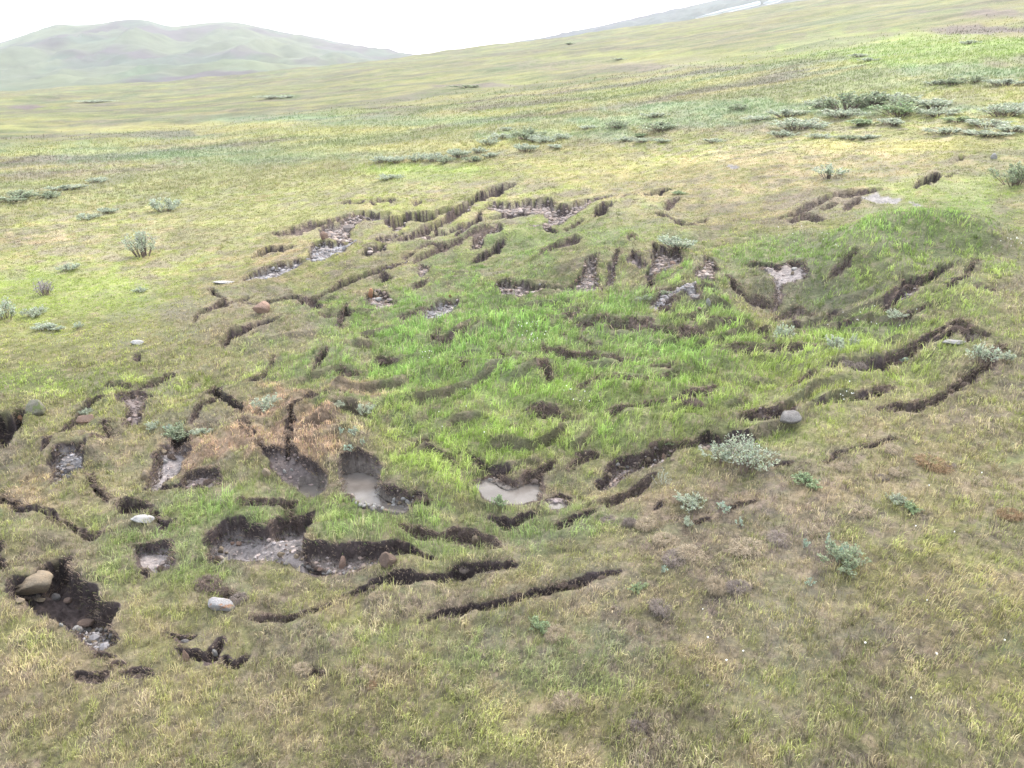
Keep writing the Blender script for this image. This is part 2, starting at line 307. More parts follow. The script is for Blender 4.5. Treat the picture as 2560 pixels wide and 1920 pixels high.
# ------------------------------------------------------------------ cracks, scarps and bare hollows
# slot: ('s', crop, half thickness in crop px, kind, depth factor, [points]);  hollow: ('h', crop, depth m, kind, [outline])
FT = [
 ('h', 'D', .6, 'p', [(0, 300), (90, 330), (150, 265), (250, 262), (200, 330), (175, 400), (130, 460), (60, 535), (-60, 560), (-60, 310)]),
 ('s', 'D', 36, 'p', 1.3, [(405, 605), (480, 520), (560, 430), (640, 360), (700, 290), (760, 230), (860, 185)]),
 ('h', 'D', .32, 'k', [(1035, 170), (1110, 90), (1230, 75), (1310, 90), (1240, 190), (1245, 290), (1170, 350), (1065, 410), (1090, 320), (1110, 250)]),
 ('s', 'O', 28, 'p', 1.2, [(1200, 1640), (1350, 1590), (1500, 1510)]),
 ('h', 'D', .6, 'p', [(1700, 130), (1770, 80), (1850, 10), (1910, 50), (1910, 130), (2010, 160), (2110, 210), (2080, 280), (2010, 240), (1850, 170)]),
 ('s', 'D', 24, 'p', 1.2, [(1695, 345), (1750, 280), (1840, 205)]),
 ('s', 'D', 16, 'p', 1.2, [(920, 510), (950, 450), (920, 390)]), ('s', 'D', 12, 'b', 1, [(800, 580), (890, 540)]),
 ('h', 'D', .35, 'G', [(470, 650), (580, 625), (650, 600), (740, 590), (745, 650), (720, 740), (650, 800), (600, 860), (490, 910), (430, 920), (460, 780)]),
 ('h', 'D', .26, 'm', [(1320, 620), (1400, 570), (1480, 560), (1640, 555), (1625, 640), (1600, 720), (1560, 770), (1470, 800), (1400, 870), (1330, 900), (1250, 860), (1290, 780), (1330, 700)]),
 ('h', 'D', .30, 'p', [(1430, 450), (1640, 450), (1640, 530), (1470, 565)]),
 ('h', 'D', .24, 'k', [(1590, 790), (1680, 780), (1800, 790), (1925, 830), (1910, 930), (1800, 940), (1700, 900), (1600, 940), (1540, 935)]),
 ('s', 'D', 42, 'p', 1.3, [(20, 985), (110, 1050), (200, 1130), (300, 1180), (400, 1180), (470, 1210)]),
 ('s', 'D', 32, 'b', 1, [(560, 1220), (650, 1270), (760, 1320), (860, 1310)]), ('s', 'D', 30, 'b', 1, [(785, 860), (830, 930), (940, 1000)]),
 ('h', 'D', .45, 'p', [(990, 1040), (1090, 1010), (1260, 1010), (1325, 1120), (1200, 1150), (1040, 1130)]),
 ('s', 'D', 24, 'p', 1.2, [(1305, 1140), (1370, 1230), (1420, 1260), (1500, 1215)]),
 ('h', 'D', .26, 'm', [(1115, 1420), (1300, 1385), (1505, 1405), (1505, 1570), (1400, 1605), (1230, 1590), (1140, 1490)]),
 ('h', 'D', .4, 'p', [(-40, 1440), (60, 1440), (70, 1490), (0, 1520), (-40, 1520)]), ('s', 'D', 30, 'p', 1.2, [(-30, 1570), (60, 1625)]),
 ('s', 'P', 26, 'k', 1, [(1650, 690), (1740, 700)]),
 ('h', 'P', .62, 'p', [(520, 650), (640, 570), (740, 540), (870, 560), (830, 660), (870, 760), (960, 860), (1090, 930), (1110, 1050), (1300, 1100), (1335, 1120), (1280, 1230), (1260, 1330),
                       (1000, 1290), (840, 1310), (640, 1290), (560, 1240), (500, 1200), (330, 1120), (170, 1090), (130, 980), (120, 860), (160, 830), (260, 820), (420, 780)]),
 ('h', 'P', .34, 'G', [(790, 1240), (900, 1200), (1030, 1230), (1270, 1320), (1345, 1460), (1300, 1545), (1170, 1590), (1050, 1575), (960, 1460), (880, 1420), (830, 1330)]),
 ('h', 'Q', .46, 'm', [(180, 930), (135, 850), (250, 720), (420, 630), (600, 640), (800, 690), (880, 680), (900, 600), (1000, 520), (1180, 470), (1375, 465), (1380, 560), (1350, 660), (1310, 760), (1290, 880),
                       (1330, 960), (1500, 1040), (1750, 1060), (1900, 1140), (1700, 1175), (1500, 1190), (1250, 1160), (1100, 1095), (900, 1045), (600, 1040), (190, 1075)]),
 ('h', 'E', .44, 'g', [(380, 1450), (560, 1440), (700, 1460), (900, 1425), (1050, 1420), (1130, 1400), (1200, 1350), (1330, 1365), (1450, 1420), (1580, 1450), (1500, 1490), (1250, 1510), (1080, 1545), (900, 1600), (740, 1640), (600, 1600), (470, 1540)]),
 ('s', 'E', 42, 'p', 1.2, [(790, 1815), (950, 1760), (1100, 1690), (1300, 1680), (1500, 1660), (1700, 1600), (1900, 1560), (2210, 1520)]),
 ('s', 'Z', 11, 'p', 1.3, [(1064, 1546), (1103, 1530), (1146, 1524), (1175, 1512), (1219, 1509), (1280, 1489), (1323, 1478), (1381, 1469), (1410, 1457), (1442, 1457), (1482, 1446), (1540, 1438)]),
 ('h', 'E', .34, 'b', [(1200, 1200), (1400, 1170), (1580, 1220), (1700, 1165), (1850, 1180), (1980, 1230), (2100, 1300), (2110, 1400), (1950, 1380), (1800, 1310), (1600, 1290), (1400, 1290), (1250, 1240)]),
 ('h', 'E', .25, 'w', [(735, 760), (740, 720), (880, 680), (1000, 690), (1095, 740), (1065, 820), (1070, 890), (1120, 930), (1260, 940), (1390, 965), (1435, 1010), (1280, 1070), (1080, 1092), (900, 1060), (815, 1005), (745, 940)]),
 ('h', 'E', .24, 'k', [(20, 690), (60, 650), (110, 730), (270, 690), (330, 670), (400, 730), (530, 775), (650, 840), (610, 910), (450, 970), (330, 890), (200, 830), (130, 800)]),
 ('s', 'E', 27, 'p', 3.0, [(385, 320), (310, 360), (308, 450), (300, 560), (298, 700)]),
 ('s', 'E', 10, 'p', 1.6, [(-90, 480), (-60, 550), (10, 610)]), ('s', 'E', 17, 'p', 1.3, [(1480, 575), (1580, 605), (1680, 640), (1745, 695)]), ('s', 'E', 36, 'b', 1, [(1390, 530), (1480, 500)]),
 ('h', 'Z', .36, 'w', [(1183, 1200), (1198, 1183), (1240, 1176), (1275, 1194), (1300, 1194), (1320, 1172), (1358, 1178), (1354, 1228), (1300, 1247), (1240, 1250), (1203, 1234)]),
 ('h', 'F', .42, 'g', [(780, 740), (840, 660), (960, 590), (1100, 590), (1200, 570), (1220, 530), (1400, 550), (1560, 530), (1680, 460), (1760, 480), (1950, 450), (2160, 480), (2020, 550), (1880, 580), (1700, 580),
                       (1560, 580), (1480, 605), (1400, 640), (1300, 690), (1150, 710), (1000, 740), (880, 815), (800, 815), (705, 790)]),
 ('s', 'F', 34, 'b', 1.1, [(505, 695), (580, 620), (720, 590)]), ('s', 'F', 34, 'b', 1.1, [(145, 775), (250, 720), (350, 670)]),
 ('h', 'F', .36, 'k', [(240, 970), (330, 900), (400, 860), (525, 890), (500, 980), (380, 1040)]), ('s', 'E', 34, 'p', 1.2, [(2040, 1100), (2130, 1135), (2212, 1165), (2292, 1110), (2420, 1050)]),
 ('s', 'F', 50, 'b', 1.3, [(845, 990), (950, 930), (1050, 890), (1200, 800)]), ('s', 'F', 38, 'p', 1.4, [(380, 1200), (480, 1175), (560, 1130), (690, 1090)]),
 ('s', 'F', 28, 'b', 1, [(860, 290), (1000, 260), (1120, 210), (1300, 200), (1470, 170)]), ('s', 'F', 44, 'b', 1, [(1480, 160), (1580, 120), (1660, 130)]), ('s', 'F', 18, 'b', 1, [(1660, 85), (1760, 55)]),
 ('s', 'F', 26, 'b', 1, [(160, 235), (280, 270), (430, 290)]), ('s', 'F', 28, 'b', 1, [(600, 110), (740, 45)]), ('s', 'F', 20, 'b', 1, [(0, 380), (50, 420)]),
 ('h', 'Z', .32, 'k', [(1850, 1044), (1882, 1024), (1920, 1016), (1955, 1018), (1995, 1030), (1975, 1052), (1920, 1057), (1870, 1054)]),
 ('s', 'F', 24, 'p', 1, [(1590, 1190), (1690, 1150)]), ('s', 'F', 24, 'b', 1.2, [(1840, 1095), (1960, 1050), (2090, 1030)]), ('s', 'F', 14, 'p', 1, [(1245, 1045), (1295, 995)]),
 ('h', 'G', .34, 'p', [(895, 10), (1060, -20), (1045, 60), (960, 92)]),
 ('s', 'Z', 12, 'b', 1.3, [(2205, 1016), (2247, 1014), (2282, 1018), (2302, 1006), (2340, 992), (2377, 977), (2420, 948), (2460, 925), (2480, 900), (2500, 880)]),
 ('s', 'G', 11, 'p', 1.6, [(470, 685), (600, 620), (740, 590), (860, 550), (1020, 500), (1110, 478)]), ('s', 'G', 9, 'p', 1.2, [(60, 715), (210, 715)]),
 ('s', 'N', 42, 'p', 1.2, [(590, 1575), (850, 1590), (1000, 1570), (1120, 1490), (1250, 1430), (1350, 1330), (1490, 1270)]), ('s', 'N', 38, 'b', 1, [(1610, 1240), (1690, 1260)]), ('s', 'N', 42, 'b', .8, [(1680, 1330), (1810, 1330)]),
 ('s', 'N', 22, 'p', 1.2, [(920, 975), (1050, 930), (1150, 890)]), ('s', 'N', 26, 'p', 1.1, [(1275, 885), (1400, 830)]), ('h', 'N', .45, 'p', [(1125, 865), (1160, 815), (1275, 830), (1260, 885), (1180, 905)]),
 ('h', 'N', .1, 'm', [(1120, 960), (1240, 920), (1300, 930), (1230, 980), (1150, 990)]),
 ('s', 'N', 30, 'b', 1.2, [(1050, 1030), (1130, 1070), (1170, 1110), (1250, 1090), (1380, 1055)]), ('s', 'N', 16, 'p', 1.2, [(1510, 925), (1600, 870), (1700, 830), (1730, 760), (1790, 700)]),
 ('s', 'N', 16, 'b', 1.2, [(550, 785), (640, 755), (730, 715)]), ('s', 'N', 14, 'b', .8, [(1800, 900), (1950, 920)]), ('s', 'N', 22, 'p', 1, [(560, 945), (620, 940)]), ('s', 'N', 16, 'p', 1, [(640, 1060), (710, 1010)]),
 ('h', 'N', .14, 'm', [(-60, 700), (60, 690), (170, 690), (330, 740), (330, 800), (150, 820), (100, 930), (60, 930), (50, 800), (-60, 760)]), ('s', 'Z', 7, 'p', 1.2, [(1872, 664), (1910, 662), (1945, 668)]),
 ('s', 'N', 16, 'p', 1, [(180, 685), (300, 715)]),
 ('s', 'C', 22, 'b', .8, [(300, 570), (420, 640), (560, 640)]), ('s', 'C', 16, 'b', .8, [(600, 700), (760, 640), (860, 650)]), ('s', 'C', 14, 'p', 1, [(760, 700), (800, 730)]),
 ('s', 'C', 16, 'b', 1, [(720, 190), (780, 165), (890, 175)]), ('s', 'C', 12, 'b', 1, [(910, 110), (990, 85)]), ('s', 'C', 14, 'b', 1, [(1060, 100), (1150, 50)]),
 ('h', 'C', .05, 'M', [(1190, 40), (1240, 10), (1290, 25), (1420, 50), (1400, 75), (1260, 70)]), ('h', 'C', .04, 'M', [(1480, 70), (1560, 90), (1500, 100)]), ('h', 'S', .05, 'M', [(925, 722), (955, 708), (985, 716), (975, 730)]),
 ('s', 'S', 14, 'p', 1.2, [(1765, 795), (1800, 770), (1835, 762)]), ('s', 'S', 7, 'p', 1, [(1935, 690), (1950, 680)]), ('s', 'S', 5, 'p', 1, [(1885, 768), (1920, 755)]),
 # far half of the slump
 ('h', 'M', .60, 'g', [(-225, 200), (-200, 150), (-120, 140), (0, 150), (120, 112), (340, 120), (380, 170), (460, 190), (600, 150), (830, 96), (875, 103), (780, 190), (650, 235), (540, 295), (400, 345), (180, 402), (150, 405), (200, 350), (320, 300), (250, 228), (60, 225), (0, 250), (-100, 235)]),
 ('s', 'L', 24, 'p', 1.1, [(1635, 325), (1700, 225), (1800, 185), (1900, 130), (2060, 65), (2210, 22)]), ('s', 'L', 16, 'g', .8, [(1660, 330), (1760, 250), (1850, 200)]),
 ('s', 'L', 32, 'p', 1.3, [(1155, 345), (1250, 310), (1330, 275), (1500, 262), (1630, 212)]), ('h', 'L', .8, 'k', [(850, 255), (900, 243), (1000, 248), (1060, 270), (1150, 268), (1150, 330), (1050, 352), (920, 335), (860, 300)]),
 ('s', 'L', 18, 'g', .8, [(1220, 370), (1260, 340), (1310, 320)]), ('s', 'L', 18, 'p', 1.2, [(350, 418), (450, 390), (570, 350)]), ('s', 'L', 12, 'b', 1, [(160, 432), (310, 418)]), ('s', 'L', 22, 'p', 1.2, [(5, 620), (100, 570), (200, 575), (305, 548)]),
 ('h', 'L', .34, 'g', [(610, 375), (700, 375), (860, 305), (930, 340), (850, 400), (790, 440), (860, 480), (720, 500), (640, 470), (560, 440), (560, 400)]),
 ('h', 'L', .50, 'G', [(475, 600), (500, 505), (580, 480), (660, 515), (780, 500), (910, 480), (800, 590), (740, 620), (620, 660), (540, 680), (425, 695), (465, 640)]),
 ('h', 'L', .42, 'G', [(-120, 845), (0, 780), (180, 725), (350, 692), (415, 698), (300, 770), (150, 822), (0, 832)]),
 ('s', 'L', 20, 'p', 1.2, [(1245, 495), (1340, 450), (1450, 375)]), ('s', 'L', 22, 'g', 1, [(1075, 505), (1160, 480), (1240, 435)]), ('s', 'L', 20, 'g', 1, [(955, 625), (1030, 590), (1105, 558)]),
 ('s', 'L', 22, 'g', 1, [(1735, 440), (1850, 380), (1940, 350)]), ('s', 'L', 16, 'p', 1.1, [(1700, 390), (1840, 345), (1920, 300), (1940, 240)]), ('s', 'L', 20, 'g', 1, [(1460, 470), (1560, 435), (1620, 425)]), ('s', 'L', 12, 'p', 1.2, [(1545, 365), (1560, 425)]),
 ('s', 'L', 28, 'g', 1, [(1890, 525), (1980, 440), (2110, 420)]), ('s', 'L', 22, 'p', 1.1, [(1900, 635), (1990, 590), (2115, 515)]), ('s', 'L', 10, 'b', 1.2, [(1985, 352), (2120, 348)]), ('s', 'L', 20, 'k', 1, [(2120, 265), (2230, 255)]),
 ('s', 'L', 10, 'b', 1, [(1390, 560), (1500, 520), (1650, 550)]), ('s', 'L', 12, 'b', 1, [(1300, 625), (1370, 600)]), ('s', 'L', 14, 'b', 1, [(740, 180), (860, 180), (920, 170)]), ('s', 'L', 12, 'b', 1, [(1000, 175), (1060, 155), (1190, 150)]), ('s', 'L', 10, 'b', 1, [(1360, 180), (1410, 155)]),
 ('s', 'L', 13, 'k', 1.5, [(550, 945), (640, 900), (720, 870), (850, 835), (1000, 780), (1100, 730), (1200, 690), (1310, 662)]), ('s', 'L', 32, 'p', 1.1, [(220, 965), (300, 940), (380, 965)]), ('s', 'L', 18, 'p', 1.1, [(380, 970), (440, 975), (510, 955)]),
 ('s', 'L', 32, 'p', 1, [(95, 1000), (200, 975)]), ('s', 'L', 18, 'p', 1, [(-90, 1040), (0, 1025), (110, 1020)]), ('s', 'A', 20, 'p', 1.2, [(1268, 855), (1300, 800), (1380, 770), (1450, 725)]),
 ('h', 'A', .5, 'p', [(1405, 720), (1475, 705), (1465, 762), (1420, 755)]), ('s', 'A', 11, 'p', 1.2, [(1490, 730), (1580, 682)]), ('s', 'A', 14, 'p', 1.2, [(1360, 645), (1425, 692)]), ('s', 'L', 24, 'p', 1.1, [(385, 975), (470, 1040), (565, 1085)]),
 ('s', 'L', 12, 'p', 1, [(700, 885), (720, 830)]), ('h', 'L', .34, 'g', [(960, 930), (1040, 895), (1120, 915), (1160, 955), (1225, 980), (1130, 1040), (1040, 1065), (985, 1025)]), ('h', 'L', .25, 'g', [(1385, 740), (1420, 688), (1505, 698), (1490, 750), (1430, 795)]),
 ('h', 'L', .35, 'p', [(1065, 790), (1120, 775), (1195, 820), (1110, 845)]), ('s', 'L', 28, 'b', .8, [(1370, 880), (1455, 850)]), ('h', 'L', .30, 'G', [(1435, 1110), (1500, 1035), (1600, 985), (1700, 975), (1765, 955), (1700, 1035), (1580, 1125), (1475, 1155)]),
 ('s', 'L', 24, 'b', .8, [(1265, 1150), (1410, 1095)]), ('s', 'L', 22, 'p', 1.8, [(730, 1225), (745, 1150), (775, 1075)]), ('s', 'L', 32, 'p', 1.6, [(510, 1605), (560, 1540), (605, 1485)]), ('s', 'L', 19, 'p', 1.9, [(-60, 1740), (20, 1700), (100, 1640), (150, 1570), (165, 1495)]),
 ('s', 'B', 24, 'p', 1.6, [(588, 965), (622, 885)]), ('s', 'B', 20, 'b', 1.2, [(635, 972), (740, 950), (870, 915)]), ('s', 'L', 34, 'b', 1, [(1055, 1510), (1160, 1530)]), ('s', 'L', 38, 'b', 1.1, [(720, 1625), (870, 1640)]), ('s', 'L', 14, 'b', 1, [(965, 1350), (1015, 1300)]),
 ('s', 'L', 24, 'b', 1, [(2050, 1050), (2115, 1030)]), ('s', 'O', 20, 'p', 1.8, [(1945, 1250), (1990, 1185)]), ('s', 'O', 12, 'p', 1.2, [(2065, 1155), (2170, 1115)]), ('s', 'O', 13, 'p', 1, [(1175, 1385), (1220, 1355)]),
 ('s', 'M', 24, 'b', 1.3, [(265, 645), (320, 590), (400, 575), (550, 558)]),
 ('h', 'M', .40, 'g', [(-150, 830), (-60, 825), (100, 845), (300, 848), (500, 838), (610, 790), (620, 735), (745, 685), (735, 750), (760, 860), (810, 905), (700, 893), (600, 862), (480, 872), (330, 892), (180, 902), (60, 940), (-60, 930), (-150, 890)]),
 ('h', 'M', .35, 'k', [(815, 870), (840, 760), (900, 640), (950, 640), (905, 740), (885, 870)]), ('h', 'M', .60, 'g', [(1145, 805), (1200, 750), (1230, 640), (1195, 575), (1300, 565), (1400, 615), (1475, 680), (1480, 755), (1380, 748), (1300, 770), (1200, 815)]),
 ('h', 'M', .35, 'k', [(1000, 705), (1060, 635), (1125, 680), (1150, 760), (1080, 745)]), ('h', 'M', .25, 'g', [(1555, 865), (1600, 800), (1670, 760), (1655, 675), (1720, 690), (1805, 750), (1745, 800), (1745, 870), (1640, 885)]),
 ('h', 'M', .10, 'G', [(1180, 1065), (1280, 990), (1400, 950), (1550, 948), (1620, 1000), (1645, 1085), (1560, 1092), (1520, 1030), (1400, 1020), (1380, 1095), (1250, 1115)]),
 ('s', 'M', 17, 'p', 1.3, [(970, 185), (1050, 130), (1110, 88), (1160, 120), (1220, 80), (1370, 62)]), ('s', 'M', 22, 'b', 1, [(1345, 205), (1430, 150)]), ('s', 'M', 26, 'p', 1.1, [(745, 305), (805, 268)]), ('s', 'M', 10, 'b', 1, [(455, 392), (590, 345)]),
 ('s', 'M', 13, 'b', 1, [(1270, 285), (1370, 312)]), ('s', 'M', 28, 'b', 1, [(1425, 335), (1570, 372)]), ('s', 'M', 12, 'b', 1, [(1620, 320), (1670, 305)]), ('s', 'M', 17, 'p', 1.3, [(588, 1070), (625, 1115), (650, 1035)]), ('s', 'M', 20, 'b', 1, [(455, 1140), (570, 1120)]),
 ('s', 'M', 20, 'p', 1.2, [(1200, 845), (1210, 905)]), ('s', 'M', 30, 'b', 1, [(1295, 1075), (1370, 1060)]), ('s', 'M', 14, 'p', 1, [(300, 380), (370, 400)]), ('s', 'M', 16, 'b', 1, [(1010, 560), (1050, 540)]),
 ('s', 'M', 20, 'b', .9, [(540, 1270), (700, 1260), (800, 1235)]), ('s', 'M', 25, 'b', .9, [(850, 1290), (1000, 1270), (1190, 1242)]), ('s', 'M', 20, 'b', 1, [(1335, 1318), (1450, 1352)]), ('s', 'M', 22, 'b', .9, [(1470, 1285), (1640, 1342)]),
 ('s', 'M', 20, 'b', 1, [(580, 1365), (700, 1410), (810, 1410)]), ('s', 'M', 26, 'b', 1, [(275, 1425), (300, 1490), (440, 1505)]), ('s', 'M', 24, 'b', 1, [(505, 1490), (640, 1520), (740, 1540), (920, 1562)]), ('s', 'M', 16, 'b', .9, [(1560, 1188), (1700, 1220), (1920, 1208)]),
 ('s', 'M', 18, 'b', .9, [(2140, 1295), (2230, 1315)]), ('s', 'M', 20, 'b', .9, [(-10, 1548), (100, 1590)]), ('s', 'M', 16, 'b', .9, [(1200, 1652), (1400, 1640)]), ('s', 'M', 15, 'b', .9, [(1020, 1440), (1110, 1452)]), ('s', 'M', 18, 'b', .9, [(395, 1335), (460, 1318)]),
 ('s', 'B', 16, 'b', .9, [(1040, 1090), (1160, 1130)]), ('s', 'B', 18, 'b', .8, [(1230, 1190), (1340, 1220)]), ('s', 'B', 16, 'b', .8, [(760, 1180), (810, 1160)]),
 # fine tears that link the larger cracks
 ('s', 'V', 5, 'b', 1.3, [(600, 505), (680, 490), (770, 470)]),
 ('s', 'V', 5, 'p', 1.3, [(880, 520), (950, 480), (1010, 450)]),
 ('s', 'V', 5, 'p', 1.3, [(640, 660), (740, 610), (860, 575)]),
 ('s', 'V', 5, 'b', 1.3, [(900, 560), (1000, 520), (1080, 490)]),
 ('s', 'V', 5, 'b', 1.3, [(1180, 765), (1290, 780), (1360, 790)]),
 ('s', 'V', 5, 'b', 1.3, [(1230, 700), (1330, 715), (1430, 720), (1520, 735)]),
 ('s', 'V', 5, 'p', 1.3, [(1320, 905), (1430, 885), (1540, 855)]),
 ('s', 'V', 5, 'b', 1.3, [(1150, 900), (1250, 912)]),
 ('s', 'V', 5, 'b', 1.3, [(1480, 700), (1640, 700), (1760, 690)]),
 ('s', 'V', 5, 'b', 1.3, [(860, 1130), (960, 1150), (1060, 1172)]),
 ('s', 'V', 5, 'p', 1.3, [(1600, 900), (1760, 872), (1880, 845), (1930, 830)]),
 ('s', 'V', 5, 'p', 1.3, [(1830, 790), (1930, 780), (2010, 740), (2080, 710)]),
 ('s', 'V', 5, 'b', 1.3, [(1690, 475), (1800, 425), (1900, 412)]),
 ('s', 'V', 5, 'b', 1.3, [(1700, 830), (1760, 805)]),
 ('s', 'V', 5, 'p', 1.3, [(480, 740), (540, 715), (600, 700)]),
 ('s', 'V', 5, 'b', 1.3, [(690, 690), (760, 680)]),
 ('s', 'V', 5, 'p', 1.3, [(300, 1060), (380, 1050), (440, 1062)]),
 ('s', 'V', 5, 'b', 1.3, [(1400, 640), (1480, 632), (1560, 640)]),
 ('s', 'V', 5, 'p', 1.3, [(1060, 470), (1150, 455), (1260, 450)]),
 ('s', 'V', 5, 'b', 1.3, [(1080, 760), (1150, 790), (1190, 830)]),
 ('s', 'V', 5, 'b', 1.3, [(1560, 760), (1660, 750), (1760, 735)]),
 ('s', 'V', 5, 'b', 1.3, [(1290, 850), (1380, 842), (1470, 820)]),
 ('s', 'V', 5, 'p', 1.3, [(1900, 650), (1980, 620), (2060, 580)]),
 ('s', 'V', 5, 'b', 1.3, [(240, 830), (300, 840), (350, 815)]),
 ('s', 'V', 5, 'p', 1.3, [(660, 900), (700, 880), (760, 870)]),
 ('s', 'V', 5, 'p', 1.3, [(1010, 980), (1060, 1010), (1110, 1020)]),
 ('s', 'V', 5, 'b', 1.3, [(1340, 1000), (1420, 975), (1500, 960)]),
 # near edge
 ('s', 'H', 28, 'p', 1, [(1450, 500), (1560, 530), (1650, 515)]), ('s', 'H', 44, 'p', 1.2, [(1580, 640), (1700, 700), (1760, 725), (1840, 680), (1910, 600)]), ('s', 'H', 30, 'p', 1.1, [(1930, 720), (2010, 755), (2110, 690)]),
 ('s', 'H', 36, 'p', 1, [(665, 885), (780, 890), (910, 855)]), ('s', 'H', 32, 'p', 1, [(1060, 845), (1200, 830), (1300, 845)]), ('s', 'H', 22, 'b', 1, [(975, 760), (1050, 770)]), ('s', 'H', 28, 'b', .9, [(1980, 190), (2110, 225)]), ('s', 'H', 22, 'b', .8, [(830, 680), (960, 690)]),
 ('s', 'I', 36, 'b', 1.1, [(-20, 375), (120, 360), (240, 375), (345, 345)]), ('s', 'I', 16, 'b', .9, [(330, 340), (450, 300), (610, 250)]), ('s', 'Q', 46, 'b', 1.1, [(590, 435), (800, 420), (960, 400), (1170, 350)]), ('s', 'E', 30, 'p', 1.1, [(1375, 970), (1490, 990)]),
 ('s', 'I', 22, 'b', .8, [(470, 830), (560, 840)]), ('s', 'J', 20, 'b', .7, [(1080, 1300), (1170, 1380)]), ('s', 'Q', 22, 'b', .8, [(1120, 430), (1140, 470)]),
]
KC = dict(p=(.048, .037, .036), b=(.085, .065, .058), k=(.110, .092, .090), m=(.165, .148, .146), M=(.17, .16, .158), g=(.155, .131, .12), G=(.145, .138, .14), w=(.115, .103, .095))
PEAT = np.array((.040, .031, .031), np.float32)
warp_x = np.zeros_like(Z); warp_y = np.zeros_like(Z)
xx, yy = X[:nn], Y[:nn]
ws = np.clip(RRg[:nn] / 20, .6, 1.5)
warp_x[:nn] = (fbm(xx / .8, yy / .8, 201, 2) * .10 + fbm(xx / .22, yy / .22, 205, 3) * .10) * ws
warp_y[:nn] = (fbm(xx / .8, yy / .8, 211, 2) * .13 + fbm(xx / .22, yy / .22, 215, 3) * .12) * ws
fn = fbm(xx / .22, yy / .22, 221, 3)
soil = np.zeros(Z.shape, np.float32)
LIPS = []        # rims for hanging turf
POLYS = []
Z0 = Z.copy()
def slot_outline(pts, hw):
    p = np.array(pts, float)
    p = np.concatenate([[p[0] + (p[0] - p[1]) / (np.hypot(*(p[0] - p[1])) + 1e-6) * hw * 1.3], p, [p[-1] + (p[-1] - p[-2]) / (np.hypot(*(p[-1] - p[-2])) + 1e-6) * hw * 1.3]])
    # resample
    seg = np.hypot(*np.diff(p, axis=0).T); s = np.concatenate([[0], np.cumsum(seg)])
    n = max(5, int(s[-1] / max(hw * 1.2, 3)))
    t = np.linspace(0, s[-1], n)
    q = np.stack([np.interp(t, s, p[:, 0]), np.interp(t, s, p[:, 1])], 1)
    d = np.gradient(q, axis=0); d /= np.hypot(d[:, 0], d[:, 1])[:, None] + 1e-9
    nrm = np.stack([-d[:, 1], d[:, 0]], 1)
    u = t / s[-1]
    wv = hw * (np.minimum(1, np.minimum(u, 1 - u) * 5) ** .6 * .9 + .1) * (1 + .15 * np.sin(t / (hw * 2.2) + len(pts)) + .2 * rng.uniform(-1, 1, n))
    return np.concatenate([q + nrm * wv[:, None], (q - nrm * wv[:, None])[::-1]])

